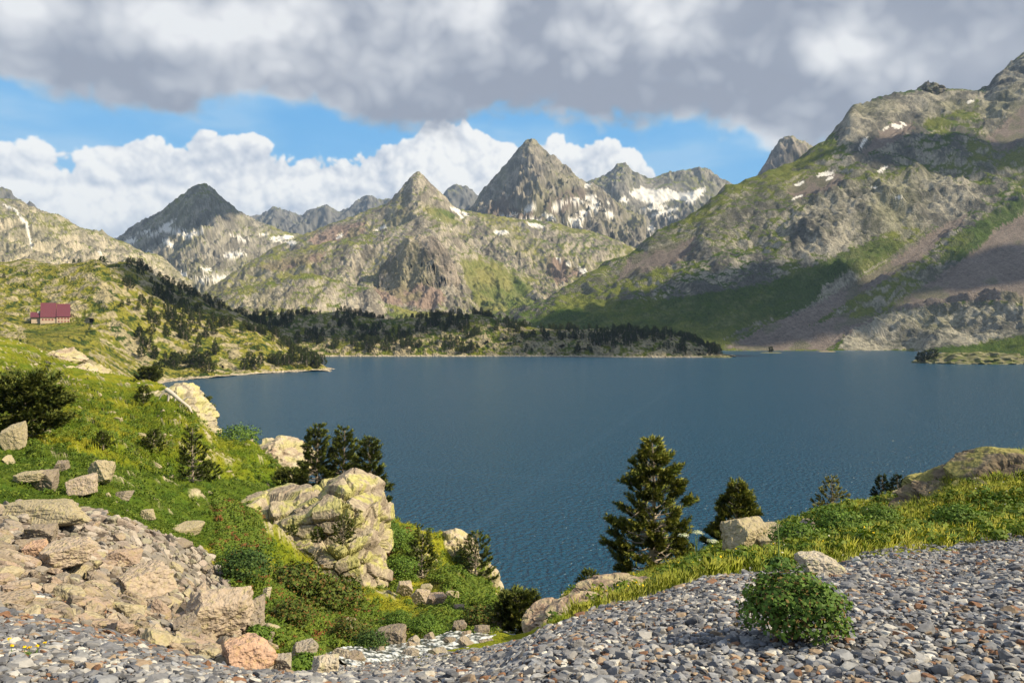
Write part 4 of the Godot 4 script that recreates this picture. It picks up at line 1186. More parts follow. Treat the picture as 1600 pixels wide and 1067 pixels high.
		tag(o, a[5], "rock outcrop")

func pine(called: String, at: Vector3, o: Dictionary, label: String, group := "") -> Node3D:
	var m := pine_meshes(o)
	var t := base(called, at)
	t.set_meta("plain", called)
	put("trunk", m[0], M.bark, t)
	put("crown", m[1], M.needle, t)
	tag(t, label, "pine tree", group)
	return t

func near_pines() -> void:
	var cone := [0.27, 0.30, 0.27, 0.22, 0.17, 0.11, 0.03]
	var p := ground_row(near_land, 1018, 903)
	p = ground_far(near_land, 1018, 22.0)
	var top := EYE + (HOR - 675.0) / F * 22.0
	pine("pine_tree", p, {"h": top - p.y, "r": [0.29, 0.29, 0.26, 0.23, 0.21, 0.19, 0.16, 0.11, 0.07, 0.02], "n": 23, "per": 5, "tufts": 32, "size": 0.28, "droop": -0.28, "gap": [0.40, 0.56], "seed": 5, "dead": 16, "needles": 46, "width": 0.045}, "tall dark pine with a bare gap halfway up, standing by the water")
	p = ground_far(near_land, 1150, 23.0)
	pine("pine_tree", p, {"h": EYE + (HOR - 748.0) / F * 23.0 - p.y, "r": [0.34, 0.35, 0.30, 0.24, 0.18, 0.12, 0.07, 0.02], "n": 15, "per": 5, "tufts": 19, "size": 0.27, "seed": 9, "dead": 8, "needles": 44, "width": 0.05}, "smaller spreading pine behind the big cream boulder")
	p = ground_far(near_land, 1300, 22.0)
	pine("pine_tree", p, {"h": 1.5, "r": [0.36, 0.36, 0.28, 0.20, 0.12, 0.03], "n": 13, "per": 5, "tufts": 9, "size": 0.12, "seed": 12, "tone": Color(0.12, 0.135, 0.04), "tip": Color(0.30, 0.29, 0.09), "inner": 0.45, "dead": 8, "girth": 0.03}, "sparse yellowish little pine on the right verge")
	p = ground_far(near_land, 1378, 23.0)
	pine("pine_tree", p, {"h": 1.05, "r": [0.27, 0.29, 0.25, 0.18, 0.10, 0.03], "n": 12, "per": 6, "tufts": 9, "size": 0.11, "seed": 13, "tone": Color(0.02, 0.038, 0.018), "tip": Color(0.04, 0.06, 0.025)}, "left of the two dark little pines on the right verge")
	p = ground_far(near_land, 1403, 23.0)
	pine("pine_tree", p, {"h": 1.05, "r": [0.27, 0.30, 0.25, 0.17, 0.10, 0.03], "n": 12, "per": 6, "tufts": 9, "size": 0.11, "seed": 14, "tone": Color(0.02, 0.038, 0.018), "tip": Color(0.04, 0.06, 0.025)}, "right of the two dark little pines on the right verge")
	# the group behind the great outcrop
	for a in [[497, 656, 57.0, 15, "left tree of the pine group behind the great outcrop"], [535, 660, 58.0, 16, "middle tree of the pine group behind the great outcrop"], [574, 675, 54.0, 17, "right tree of the pine group behind the great outcrop"]]:
		p = ground_far(near_land, a[0], a[2])
		var h: float = EYE + (HOR - a[1]) / F * a[2] - p.y
		pine("pine_tree", p, {"h": h, "r": [0.17, 0.20, 0.20, 0.17, 0.13, 0.10, 0.07, 0.02], "n": 20, "per": 5, "tufts": 27, "size": 0.44, "bark": Color(0.19, 0.16, 0.135), "seed": a[3], "from": 0.12, "inner": 0.4, "dead": 10, "needles": 36, "width": 0.055, "tip": Color(0.16, 0.17, 0.04)}, a[4])
	for a in [[660, 920, 104, 42.0, 21, "dense pine on the slope right of the great outcrop", 0.26], [742, 925, 88, 57.0, 22, "leaning yellowish pine near the lake shore", 0.34], [548, 842, 50, 0.0, 23, "small pine growing on the face of the great outcrop", 0.33], [508, 840, 24, 0.0, 24, "tiny round pine on the face of the great outcrop", 0.5], [468, 828, 16, 0.0, 25, "tiniest pine in a crack of the great outcrop", 0.5], [300, 752, 90, 0.0, 26, "slim pine alone in the middle of the left meadow", 0.24], [160, 708, 30, 0.0, 27, "tiny pine in the yellow grass of the left meadow", 0.36], [240, 713, 36, 0.0, 28, "small bushy pine left of the slim meadow pine", 0.42], [222, 633, 28, 0.0, 29, "little dark pine against the pale steep outcrop", 0.35], [920, 928, 34, 20.0, 30, "low pine bush at the foot of the tall pine", 0.5], [322, 752, 30, 0.0, 31, "low pine bush right of the slim meadow pine", 0.6]]:
		if a[3] > 0.0: p = ground_far(near_land, a[0], a[3])
		elif a[0] in [548, 508, 468]: p = spot(a[0] - 12, a[1] + 8, 34.8)
		else: p = ground_row(near_land, a[0], a[1])
		var h: float = a[2] / F * -p.z
		var w: float = a[6]
		pine("pine_tree", p - Vector3(0, h * 0.03, 0), {"h": h, "r": [w * 0.95, w * 1.05, w, w * 0.8, w * 0.6, w * 0.35, 0.05], "n": 16 if a[2] > 40 else 9, "per": 5, "tufts": 11 if a[2] > 40 else 8, "size": h * (0.075 if a[2] > 40 else 0.16), "seed": a[4], "dead": 6, "needles": 34, "width": 0.06, "tip": Color(0.13, 0.145, 0.035)}, a[4 + 1])
	# low spreading pines
	for a in [[812, 996, 70, 62, 19.0, 33, "low mountain pine bush beside the end of the stream", 0.0], [40, 700, 105, 95, 34.0, 34, "dark spreading pine bush at the left edge of the meadow", 0.0], [232, 592, 34, 26, 150.0, 35, "dark pine bush left above the pale steep outcrop", 0.0], [306, 632, 36, 34, 112.0, 36, "dark pine bush on the brow of the pale steep outcrop", 0.0], [455, 745, 50, 26, 62.0, 37, "low pine bush on the rim left of the pine group", 0.0], [640, 815, 40, 14, 66.0, 38, "pine bush on the skyline of the slope by the water", 0.0]]:
		p = ground_far(near_land, a[0], a[4])
		var h: float = a[3] / F * a[4]
		var w: float = a[2] * 0.5 / a[3]
		var t := pine("pine_bush", p - Vector3(0, h * 0.06, 0), {"h": h, "r": [w, w * 1.05, w * 0.95, w * 0.75, w * 0.5, w * 0.2], "n": 13, "per": 7, "tufts": 9, "size": h * 0.17, "seed": a[5], "needles": 38, "width": 0.06, "droop": 0.1, "tone": Color(0.055, 0.085, 0.02), "tip": Color(0.18, 0.20, 0.045)}, a[6])
		t.set_meta("category", "pine bush")

func far_pines() -> void:
	var r := RandomNumberGenerator.new()
	r.seed = 808
	var kinds := []
	for k in 4:
		var m := pine_meshes({"h": 1.0, "r": [[0.20, 0.23, 0.20, 0.15, 0.09, 0.02], [0.16, 0.19, 0.18, 0.13, 0.08, 0.02], [0.32, 0.36, 0.32, 0.24, 0.15, 0.05], [0.23, 0.27, 0.24, 0.18, 0.1, 0.03]][k], "n": 11, "per": 5, "tufts": 6, "size": 0.15, "seed": 60 + k, "needles": 16, "width": 0.10, "tone": Color(0.038, 0.060, 0.018), "tip": Color(0.10, 0.125, 0.03)})
		var t := Node3D.new()
		t.set_meta("plain", "far_pine")
		for i in 2:
			var mi := MeshInstance3D.new()
			mi.mesh = m[i]
			mi.material_override = M.bark if i == 0 else M.needle
			mi.name = ["trunk", "crown"][i]
			t.add_child(mi)
		kinds.append([t, m[1]])
	var clump: FastNoiseLite = noise(1.0 / 45.0, 55, 3)
	var all := []
	for side in 2:
		var g: Dictionary = left_land if side == 0 else isthmus_land
		visit_cells(g, -60, 1150, 200.0, 900.0, func(p: Vector3, a: Vector3, b: Vector3, _n: Vector3, area: float, px: float, py: float) -> void:
			if p.y < 2.0 or r.randf() > 0.7: return
			var q := clump.get_noise_3dv(p)
			var thick := 0.0
			if side == 0:
				thick = 0.002 if px < 190 else (0.034 if px > 250 else 0.014)
				if px < 150 and py > 470: thick = 0.0
				if px < 215 and py > 500: thick = 0.0004
			else:
				thick = 0.034 if px > 420 else 0.014
			thick *= clampf(0.5 + 2.6 * q, 0.03, 2.2) * minf(1.0, area / 10.0 + 0.6)
			if r.randf() < area * thick:
				var h := r.randf_range(3.0, 9.0)
				all.append([p + a * r.randf() + b * r.randf(), h, side, px, py, h / -p.z]))
	all.sort_custom(func(a, b): return a[5] > b[5])
	print("far pines ", all.size())
	var places := []
	var tints := []
	var n := [0, 0]
	var where := ""
	for s in all:
		var side: int = s[2]
		var k := r.randi() % 4
		var turn := r.randf() * TAU
		if n[side] < 147:
			n[side] += 1
			var o := copy_of(kinds[k][0], s[0], turn, s[1])
			if side == 0:
				where = "on the open hillside above the hut" if s[3] < 150 else ("on the brow of the ridge right of the hut" if s[4] < 470 else ("among the pale rocks of the hillside near its shore" if s[4] > 545 else ("halfway up the wooded hillside, below the ridge" if s[3] < 320 else "on the wooded tail of the hill behind the left point")))
				tag(o, ("tall" if s[1] > 7.4 else ("middling" if s[1] > 5.6 else "short")) + " dark pine " + where, "pine tree", "pines of the left hillside")
			else:
				where = "at the waterline" if s[4] > 542 else ("on the skyline" if s[4] < 512 else "on the flank")
				var half := "left part" if s[3] < 560 else ("middle" if s[3] < 820 else "right part")
				tag(o, "%s dark pine %s, %s of the spit across the lake" % ["tall" if s[1] > 7.4 else ("middling" if s[1] > 5.6 else "short"), where, half], "pine tree", "pines of the spit across the lake")
		else:
			places.append(Transform3D(Basis(Vector3.UP, turn).scaled(Vector3.ONE * s[1]), s[0]))
			tints.append(Color.WHITE)
	if places.size(): tag(many("forest", kinds[1][1], M.needle, places, tints), "far dark pines that merge into one wood", "wood")
	# the pines on the lake's points and islets
	for a in [[495, 579, 455.0, 5.0], [487, 579, 456.0, 6.0], [480, 579, 457.0, 6.5], [471, 579, 458.0, 7.0], [463, 578, 460.0, 6.0], [455, 577, 460.0, 7.0]]:
		var q := ground_far(left_land, a[0], a[2] + 6.0)
		tag(copy_of(kinds[1][0], q - Vector3(0, 0.2, 0), r.randf() * TAU, a[3]), "pine in the row at the tip of the left rocky point", "pine tree", "pines at the tip of the left point")

func islets() -> void:
	var tones := [Color(0.20, 0.19, 0.12), Color(0.33, 0.30, 0.21), Color(0.09, 0.125, 0.022), Color(0.15, 0.16, 0.06)]
	var r := RandomNumberGenerator.new()
	r.seed = 4
	var m := pine_meshes({"h": 1.0, "r": [0.26, 0.30, 0.27, 0.2, 0.12, 0.03], "n": 9, "per": 5, "tufts": 6, "size": 0.2, "seed": 66, "needles": 18, "width": 0.09, "tone": Color(0.022, 0.036, 0.016), "tip": Color(0.05, 0.065, 0.022)})
	for a in [[1525, 567, 552.0, 50.0, 13.0, "long low grassy islet with three pines near the right shore"], [1205, 551.5, 735.0, 12.0, 1.2, "tiny rock islet with a single pine near the far shore"], [1120, 558.5, 640.0, 15.0, 3.0, "rocky point at the end of the wooded spit"], [461, 579, 462.0, 1.4, 0.9, "tiny rock in the water off the left point"]]:
		var o := put("islet", outcrop_mesh(int(a[0]), 4, Vector3(a[3], a[4], a[3] * 0.45), [[Vector3(0, 1, 0), a[4] * 0.8]], maxf(a[3] * 0.07, 0.5), a[4] * 0.10, tones), M.lichen_rock)
		o.position = Vector3((a[0] - 800.0) / F * a[2], -a[4] * 0.25, -a[2])
		tag(o, a[5], "islet")
	for a in [[1451, 139, 1528.0, 36.0, 26.0, 1, "jagged rock spire on the crest of the right-hand mountain"], [1478, 146, 1545.0, 14.0, 10.0, 2, "small rock tooth beside the jagged spire on the crest"]]:
		var q := put("rock_spire", outcrop_mesh(80 + a[5], 4, Vector3(a[3], a[4], a[3] * 0.6), [[Vector3(-0.8, 0.6, 0.1), a[4] * 0.75], [Vector3(0.5, 0.85, 0.1), a[4] * 0.75]], 11.0, 4.5, [Color(0.17, 0.16, 0.15), Color(0.27, 0.25, 0.22), Color(0.24, 0.24, 0.15), Color(0.13, 0.12, 0.12)]), M.lichen_rock)
		q.position = spot(a[0], a[1], a[2]) - Vector3(0, a[4] * 0.3, 0)
		tag(q, a[6], "rock spire")
	var o := put("sandbar", outcrop_mesh(9, 3, Vector3(10.0, 0.7, 4.0), [[Vector3(0, 1, 0), 0.5]], 2.0, 0.1, [Color(0.5, 0.38, 0.2), Color(0.55, 0.44, 0.26), Color(0.45, 0.38, 0.16), Color(0.4, 0.3, 0.2)]), M.lichen_rock)
	o.position = Vector3((1293.0 - 800.0) / F * 770.0, -0.1, -770.0)
	tag(o, "low orange sandbar in the water near the far shore", "sandbar")
	for a in [[1438, 548.0, 8.0, 4.0, "leftmost of the three pines on the long islet"], [1447, 548.0, 9.0, 4.0, "middle of the three pines on the long islet"], [1459, 549.0, 9.5, 5.0, "rightmost of the three pines on the long islet"], [1205, 735.0, 6.5, 0.5, "single pine on the tiny rock islet"], [1110, 645.0, 7.0, 2.0, "pine at the very end of the wooded spit"]]:
		var t := base("islet_pine", Vector3((a[0] - 800.0) / F * a[1], a[3] - 3.0 if a[3] > 3 else a[3], -a[1]), r.randf() * TAU)
		t.scale = Vector3.ONE * a[2]
		put("trunk", m[0], M.bark, t)
		put("crown", m[1], M.needle, t)
		tag(t, a[4], "pine tree")

func shrubs() -> void:
	# the leafy bush on the gravel
	var at := ground_far(near_land, 1238, 4.15)
	var t := base("leafy_bush", at)
	put("foliage", leaf_cloud(1, 6500, Vector3(0.32, 0.24, 0.28), 0.016, [Color(0.075, 0.135, 0.022), Color(0.10, 0.17, 0.03), Color(0.055, 0.11, 0.02), Color(0.085, 0.15, 0.025), Color(0.07, 0.13, 0.022), Color(0.09, 0.16, 0.03), Color(0.075, 0.14, 0.025), Color(0.17, 0.12, 0.04)], 0.35), M.leaf, t)
	var st := SurfaceTool.new()
	st.begin(Mesh.PRIMITIVE_TRIANGLES)
	var r := RandomNumberGenerator.new()
	r.seed = 91
	for k in 26:
		var d := any_dir(r)
		d.y = absf(d.y) + 0.3
		d = d.normalized() * Vector3(0.34, 0.42, 0.3)
		limb(st, [Vector3(d.x * 0.1, -0.03, d.z * 0.1), d * 0.5 + Vector3.UP * 0.05, d], 0.006, 0.0025, 4, Color(0.13, 0.09, 0.045))
	put("stem", st.commit(), M.bark, t)
	tag(t, "round leafy green bush growing out of the gravel", "bush")
	# rounded shrubs on the slopes: px, row, width, height, distance or 0
	var dark := [Color(0.045, 0.085, 0.022), Color(0.06, 0.105, 0.025), Color(0.035, 0.07, 0.02)]
	var fresh := [Color(0.09, 0.16, 0.025), Color(0.12, 0.19, 0.03), Color(0.07, 0.13, 0.02)]
	var rusty := [Color(0.06, 0.095, 0.02), Color(0.085, 0.12, 0.022), Color(0.13, 0.085, 0.025), Color(0.10, 0.13, 0.025)]
	for a in [[375, 915, 90, 66, 0.0, dark, "dense dark juniper bush between the rock pile and the outcrop"], [365, 690, 76, 52, 100.0, fresh, "broad bright bush at the water behind the pale steep outcrop"], [395, 668, 34, 26, 98.0, fresh, "small bush at the tip of the ledge over the water"], [660, 1000, 60, 40, 0.0, fresh, "bright green leafy bush on the far bank of the stream"], [620, 985, 50, 34, 0.0, fresh, "leafy plant clump above the leaning stream slab"], [575, 1030, 60, 50, 0.0, dark, "dark bush overhanging the near end of the stream"], [750, 985, 70, 40, 0.0, rusty, "rounded olive shrub mound right of the stream bank"], [450, 930, 110, 46, 0.0, rusty, "reddish flowering shrub mound below the great outcrop"], [510, 960, 110, 60, 0.0, rusty, "large reddish flowering shrub mound in the gully"], [450, 985, 80, 50, 0.0, rusty, "reddish shrub mound beside the upright boulder"], [545, 1010, 70, 44, 0.0, rusty, "reddish shrub mound nearest the stream"], [610, 870, 60, 44, 0.0, fresh, "bright low shrub carpet right of the great outcrop"], [625, 905, 60, 40, 0.0, fresh, "bright low shrub below the dense pine"], [600, 835, 46, 30, 0.0, fresh, "bright low shrub under the right tree of the group"], [720, 905, 60, 40, 58.0, dark, "dark bush in front of the leaning pine"], [430, 800, 40, 14, 0.0, rusty, "olive cushion plant on the left shoulder of the outcrop"], [1250, 868, 90, 50, 12.0, fresh, "leafy tall herb clump left on the verge"], [1318, 850, 100, 62, 12.5, fresh, "leafy tall herb clump in the middle of the verge"], [1385, 830, 70, 52, 14.0, fresh, "leafy herb clump under the two dark little pines"], [1510, 806, 90, 40, 13.0, fresh, "bright bush at the foot of the right outcrop"], [1205, 850, 50, 22, 18.0, fresh, "low bush behind the big cream boulder"], [1095, 905, 50, 30, 13.0, fresh, "leafy plants at the foot of the white umbels"], [400, 1005, 40, 26, 0.0, fresh, "fern clump behind the pink-faced boulder"], [470, 1062, 44, 34, 8.5, fresh, "fern clump in front of the grey split boulder"]]:
		var p := ground_far(near_land, a[0], a[4]) if a[4] > 0.0 else ground_row(near_land, a[0], a[1])
		var w: float = a[2] / F * -p.z * 0.5
		var h: float = a[3] / F * -p.z * 0.5
		var b := base("shrub", p - Vector3(0, h * 0.2, w * 0.4))
		put("foliage", leaf_cloud(int(a[0]), 2200, Vector3(w, h, w * 0.9), clampf(w * 0.055, 0.022, 0.16), a[5], 0.5), M.leaf, b)
		tag(b, a[6], "shrub")
	# white umbels
	for a in [[1086, 905, 68, 10.5, "tall plant with flat white flower heads before the tall pine"], [1214, 895, 88, 8.5, "thin dry tall stalk behind the leafy bush"]]:
		var p := ground_far(near_land, a[0], a[3])
		var h: float = a[2] / F * a[3]
		var b := base("umbel_plant", p)
		var s := SurfaceTool.new()
		s.begin(Mesh.PRIMITIVE_TRIANGLES)
		limb(s, [Vector3.ZERO, Vector3(0.02 * h, 0.5 * h, 0), Vector3(-0.02 * h, 0.9 * h, 0)], h * 0.016, h * 0.008, 6, Color(0.16, 0.24, 0.07))
		var heads := [Vector3(-0.28, 0.92, 0) * h, Vector3(0.02, 1.0, 0.05) * h, Vector3(0.36, 0.80, 0.05) * h]
		if a[0] > 1200: heads = []
		for q in heads: limb(s, [Vector3(0.02 * h, 0.52 * h, 0), (q as Vector3) * Vector3(0.7, 0.88, 0.7), q], h * 0.008, h * 0.005, 5, Color(0.16, 0.24, 0.07))
		put("stem", s.commit(), M.bark, b)
		for q in heads:
			var head := leaf_cloud(int(q.x * 1000) + 5, 260, Vector3(0.13, 0.045, 0.13) * h, 0.012 * h, [Color(0.62, 0.66, 0.52), Color(0.72, 0.73, 0.62), Color(0.45, 0.52, 0.30)], 0.1)
			put("flower_head", head, M.leaf, b).position = q - Vector3(0, 0.03 * h, 0)
		put("leaf_rosette", leaf_cloud(31, 240, Vector3(0.30, 0.14, 0.28) * h, 0.05 * h, [Color(0.09, 0.16, 0.035), Color(0.07, 0.13, 0.03)], 0.2), M.leaf, b)
		tag(b, a[4], "plant")

func small_flowers() -> void:
	var k := 0
	var words := ["leftmost", "second", "third", "fourth", "fifth", "rightmost"]
	for a in [[12, 1006], [18, 1020], [36, 1019], [45, 1019], [56, 1020], [70, 1011]]:
		var p := ground_row(near_land, a[0] - 2, a[1] + 6)
		var t := base("yellow_flower", p)
		var st := SurfaceTool.new()
		st.begin(Mesh.PRIMITIVE_TRIANGLES)
		limb(st, [Vector3.ZERO, Vector3(0.004, 0.025, 0), Vector3(0.006, 0.05, 0.002)], 0.002, 0.0015, 5, Color(0.12, 0.2, 0.05))
		put("stem", st.commit(), M.bark, t)
		put("blossom", leaf_cloud(int(a[0]), 26, Vector3(0.010, 0.005, 0.010), 0.006, [Color(0.80, 0.52, 0.01), Color(0.85, 0.62, 0.02)], 0.1), M.leaf, t).position = Vector3(0.006, 0.046, 0.002)
		put("leaf", leaf_cloud(int(a[0]) + 1, 14, Vector3(0.02, 0.01, 0.02), 0.010, [Color(0.10, 0.17, 0.04)], 0.1), M.leaf, t)
		tag(t, "%s of the six small yellow flowers in the gravel at the left edge" % words[k], "flower", "yellow flowers in the gravel")
		k += 1

func dead_wood() -> void:
	var t := base("dead_tree", spot(272, 626, 97.0))
	var st := SurfaceTool.new()
	st.begin(Mesh.PRIMITIVE_TRIANGLES)
	var pale := Color(0.42, 0.39, 0.35)
	limb(st, [Vector3(-1.2, 1.6, 0), Vector3(-0.2, 1.0, 0.2), Vector3(0.8, 0.2, 0.3), Vector3(2.2, -0.9, 0.3), Vector3(2.6, -1.8, 0.2)], 0.34, 0.16, 8, pale)
	for a in [[Vector3(-0.6, 1.2, 0.2), Vector3(-0.7, -0.4, 0.6), Vector3(-0.1, -1.8, 0.7), Vector3(-0.5, -3.0, 0.9)], [Vector3(0.4, 0.5, 0.3), Vector3(0.2, -0.8, 0.8), Vector3(0.7, -1.8, 0.9), Vector3(0.5, -2.6, 1.0)], [Vector3(-0.9, 1.4, 0.1), Vector3(-1.6, 1.0, 0.3), Vector3(-2.0, 0.2, 0.4)], [Vector3(1.2, -0.1, 0.3), Vector3(1.9, 0.5, 0.1), Vector3(2.6, 0.4, 0.0)]]:
		limb(st, a, 0.17, 0.04, 6, pale * 0.95)
	put("trunk", st.commit(), M.bark, t)
	tag(t, "bleached twisted dead tree lying on the pale steep outcrop", "dead tree")

func grass() -> void:
	var r := RandomNumberGenerator.new()
	r.seed = 99
	var kinds := [blade_mesh(1, 16, 0.030, 0.35), blade_mesh(2, 12, 0.022, 0.2), blade_mesh(3, 20, 0.045, 0.5)]
	var places := [[], [], []]
	var tints := [[], [], []]
	var leafy := []
	var leafy_t := []
	var dots := []
	var dots_t := []
	var wide: FastNoiseLite = nz.wide
	var lump: FastNoiseLite = nz.lump
	var lush := [poly([-500, 685, 60, 690, 180, 722, 300, 748, 425, 752, 420, 790, 350, 850, 300, 860, 200, 815, 120, 792, -500, 780])]      # darker green grass
	visit_cells(near_land, -500, 2300, 7.0, 120.0, func(p: Vector3, a: Vector3, b: Vector3, n: Vector3, area: float, px: float, py: float) -> void:
		var d := -p.z
		var lim := across(gravel_edge, px).y
		if d < lim + 0.35 or p.y < 1.2: return
		var jp := Vector2(px, py)
		if inside(talus_zone, jp): return
		var e := lump.get_noise_3dv(p)
		var w := wide.get_noise_3dv(p)
		var right := px > 880
		if right and d > 28.0: return
		if px > 500 and px < 850 and d < 15.0 + maxf(0.0, px - 680.0) * 0.02: return
		var shrub := inside(shrub_zones, jp)
		var want := area * (70.0 if right else clampf(20000.0 / (d * d), 1.4, 40.0))
		if right and px < 1030 and d < 19.0: want *= 0.22
		if right and d < lim + 1.6: want *= 0.3
		if e > 0.34: want *= 0.25
		if shrub: want *= 1.2
		var count := int(want) + (1 if r.randf() < want - int(want) else 0)
		for k in count:
			var at := p + a * r.randf() + b * r.randf()
			var tone := Color(0.135, 0.215, 0.018).lerp(Color(0.40, 0.385, 0.045), clampf(0.42 + 1.1 * w + 0.6 * e + r.randf_range(-0.3, 0.3), 0, 1))
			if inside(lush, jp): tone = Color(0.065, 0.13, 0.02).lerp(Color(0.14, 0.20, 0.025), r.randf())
			if right: tone = tone.lerp(Color(0.42, 0.38, 0.10), 0.5 * r.randf())
			if shrub or r.randf() < (0.05 + 0.28 * smoothstep(0.0, 0.3, w + e) if right else 0.045):
				leafy.append(Transform3D(Basis(Vector3.UP, r.randf() * TAU).scaled(Vector3.ONE * (r.randf_range(0.08, 0.26) if right else r.randf_range(0.12, 0.24) * clampf(d / 26.0, 0.8, 2.2))), at))
				var lt := Color(0.075, 0.135, 0.016).lerp(Color(0.15, 0.195, 0.025), r.randf())
				if shrub and px < 660 and r.randf() < 0.13: lt = Color(0.19, 0.085, 0.03)
				leafy_t.append(lt)
			else:
				var h := r.randf_range(0.10, 0.26) if right else r.randf_range(0.08, 0.17) * clampf(d / 30.0, 0.8, 2.2)
				var q := r.randi() % 3
				places[q].append(Transform3D(Basis(Vector3.UP, r.randf() * TAU).scaled(Vector3(h * 1.1, h, h * 1.1)), at - Vector3(0, 0.01, 0)))
				tints[q].append(tone)
			if right and r.randf() < 0.035:
				dots.append(Transform3D(Basis(any_dir(r), r.randf() * TAU).scaled(Vector3.ONE * r.randf_range(0.010, 0.018)), at + Vector3(0, r.randf_range(0.12, 0.26), 0)))
				dots_t.append(Color(0.75, 0.55, 0.02) if r.randf() < 0.7 else Color(0.7, 0.68, 0.6)))
	print("grass ", places[0].size() * 3, " leafy ", leafy.size())
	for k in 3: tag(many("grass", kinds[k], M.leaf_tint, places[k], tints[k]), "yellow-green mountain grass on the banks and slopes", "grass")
	tag(many("ground_cover", leaf_cloud(77, 46, Vector3(0.8, 0.6, 0.8), 0.20, [Color(1, 1, 1), Color(0.85, 0.9, 0.8)], 0.2), M.leaf_tint, leafy, leafy_t), "low leafy plants and dwarf shrubs between the grass", "ground cover")
	if dots.size(): tag(many("wildflower_specks", stone_mesh(5, 1, 4, 0.7, 0.1, Vector3(1, 0.5, 1)), M.leaf_tint, dots, dots_t), "yellow and white wildflowers in the verge", "flowers")

func stream() -> void:
	var path := [[540, 12.6, 0.7], [575, 13.0, 1.0], [610, 13.4, 1.1], [645, 13.9, 1.0], [680, 14.5, 0.9], [720, 15.3, 0.85], [760, 16.4, 0.9], [795, 18.0, 0.9], [815, 20.0, 0.8]]
	var pts := []
	for a in path: pts.append([ground_far(near_land, a[0], a[1]), a[2]])
	var foam: FastNoiseLite = noise(1.5, 12, 3)
	var V := PackedVector3Array()
	var C := PackedColorArray()
	var T := PackedInt32Array()
	var nu := 44
	var nv := 260
	for j in nv + 1:
		var t := float(j) / nv * (pts.size() - 1)
		var k := mini(int(t), pts.size() - 2)
		var c: Vector3 = (pts[k][0] as Vector3).lerp(pts[k + 1][0], t - k)
		var w: float = lerpf(pts[k][1], pts[k + 1][1], t - k)
		var dir: Vector3 = pts[k + 1][0] - pts[k][0]
		var side := Vector3(-dir.z, 0, dir.x).normalized()
		for i in nu + 1:
			var s := float(i) / nu * 2.0 - 1.0
			var p := c + side * s * w + Vector3(0, 0.06, 0)
			var q := foam.get_noise_2d(j * 0.045, s * w * 2.6)
			p.y += 0.035 * q - 0.05 * s * s
			V.append(p)
			C.append(Color(0.035, 0.042, 0.036).lerp(Color(0.66, 0.70, 0.73), smoothstep(-0.15, 0.32, q + 0.7 * foam.get_noise_2d(j * 0.16, s * w * 9.0 + 9.0) - 0.15 * s * s)))
	for j in nv:
		for i in nu:
			var a := j * (nu + 1) + i
			T.append_array(PackedInt32Array([a, a + 1, a + nu + 1, a + 1, a + nu + 2, a + nu + 1]))
	var st := SurfaceTool.new()
	st.create_from(mesh_of(V, T, C), 0)
	st.generate_normals()
	var o := put("stream", st.commit(), M.foam)
	o.set_meta("kind", "structure")
	# stones that stand in the water and line its banks
	var r := RandomNumberGenerator.new()
	r.seed = 61
	for k in 34:
		var t := r.randf() * (pts.size() - 1.01)
		var i := int(t)
		var c: Vector3 = (pts[i][0] as Vector3).lerp(pts[i + 1][0], t - i)
		var dir: Vector3 = pts[i + 1][0] - pts[i][0]
		var side := Vector3(-dir.z, 0, dir.x).normalized()
		var off := r.randf_range(-1.1, 1.1) * float(pts[i][1])
		var size := r.randf_range(0.07, 0.2)
		var q := put("stream_stone", boulder_shapes[k % 8], boulder_mats[[2, 4, 6, 0][k % 4]])
		q.transform = Transform3D(Basis(any_dir(r), r.randf() * TAU).scaled(Vector3(size * 1.3, size, size)), c + side * off + Vector3(0, 0.03, 0))
		tag(q, "%s stone in the %s of the stream" % [["grey-brown", "brown", "grey", "tan"][k % 4], "upper rapid" if t > 4.5 else "lower rapid"], "stone", "stones in the stream")

func slab(a: Vector3, b: Vector3, c: Vector3, d: Vector3, thick: Vector3) -> ArrayMesh:     # a four-cornered plate
	var st := SurfaceTool.new()
	st.begin(Mesh.PRIMITIVE_TRIANGLES)
	st.set_smooth_group(-1)
	var q := [a, b, c, d, a + thick, b + thick, c + thick, d + thick]
	for f in [[0, 1, 2, 3], [7, 6, 5, 4], [0, 4, 5, 1], [1, 5, 6, 2], [2, 6, 7, 3], [3, 7, 4, 0]]:
		for i in [0, 1, 2, 0, 2, 3]: st.add_vertex(q[f[i]])
	st.generate_normals()
	return st.commit()

func box(size: Vector3) -> BoxMesh:
	var b := BoxMesh.new()
	b.size = size
	return b

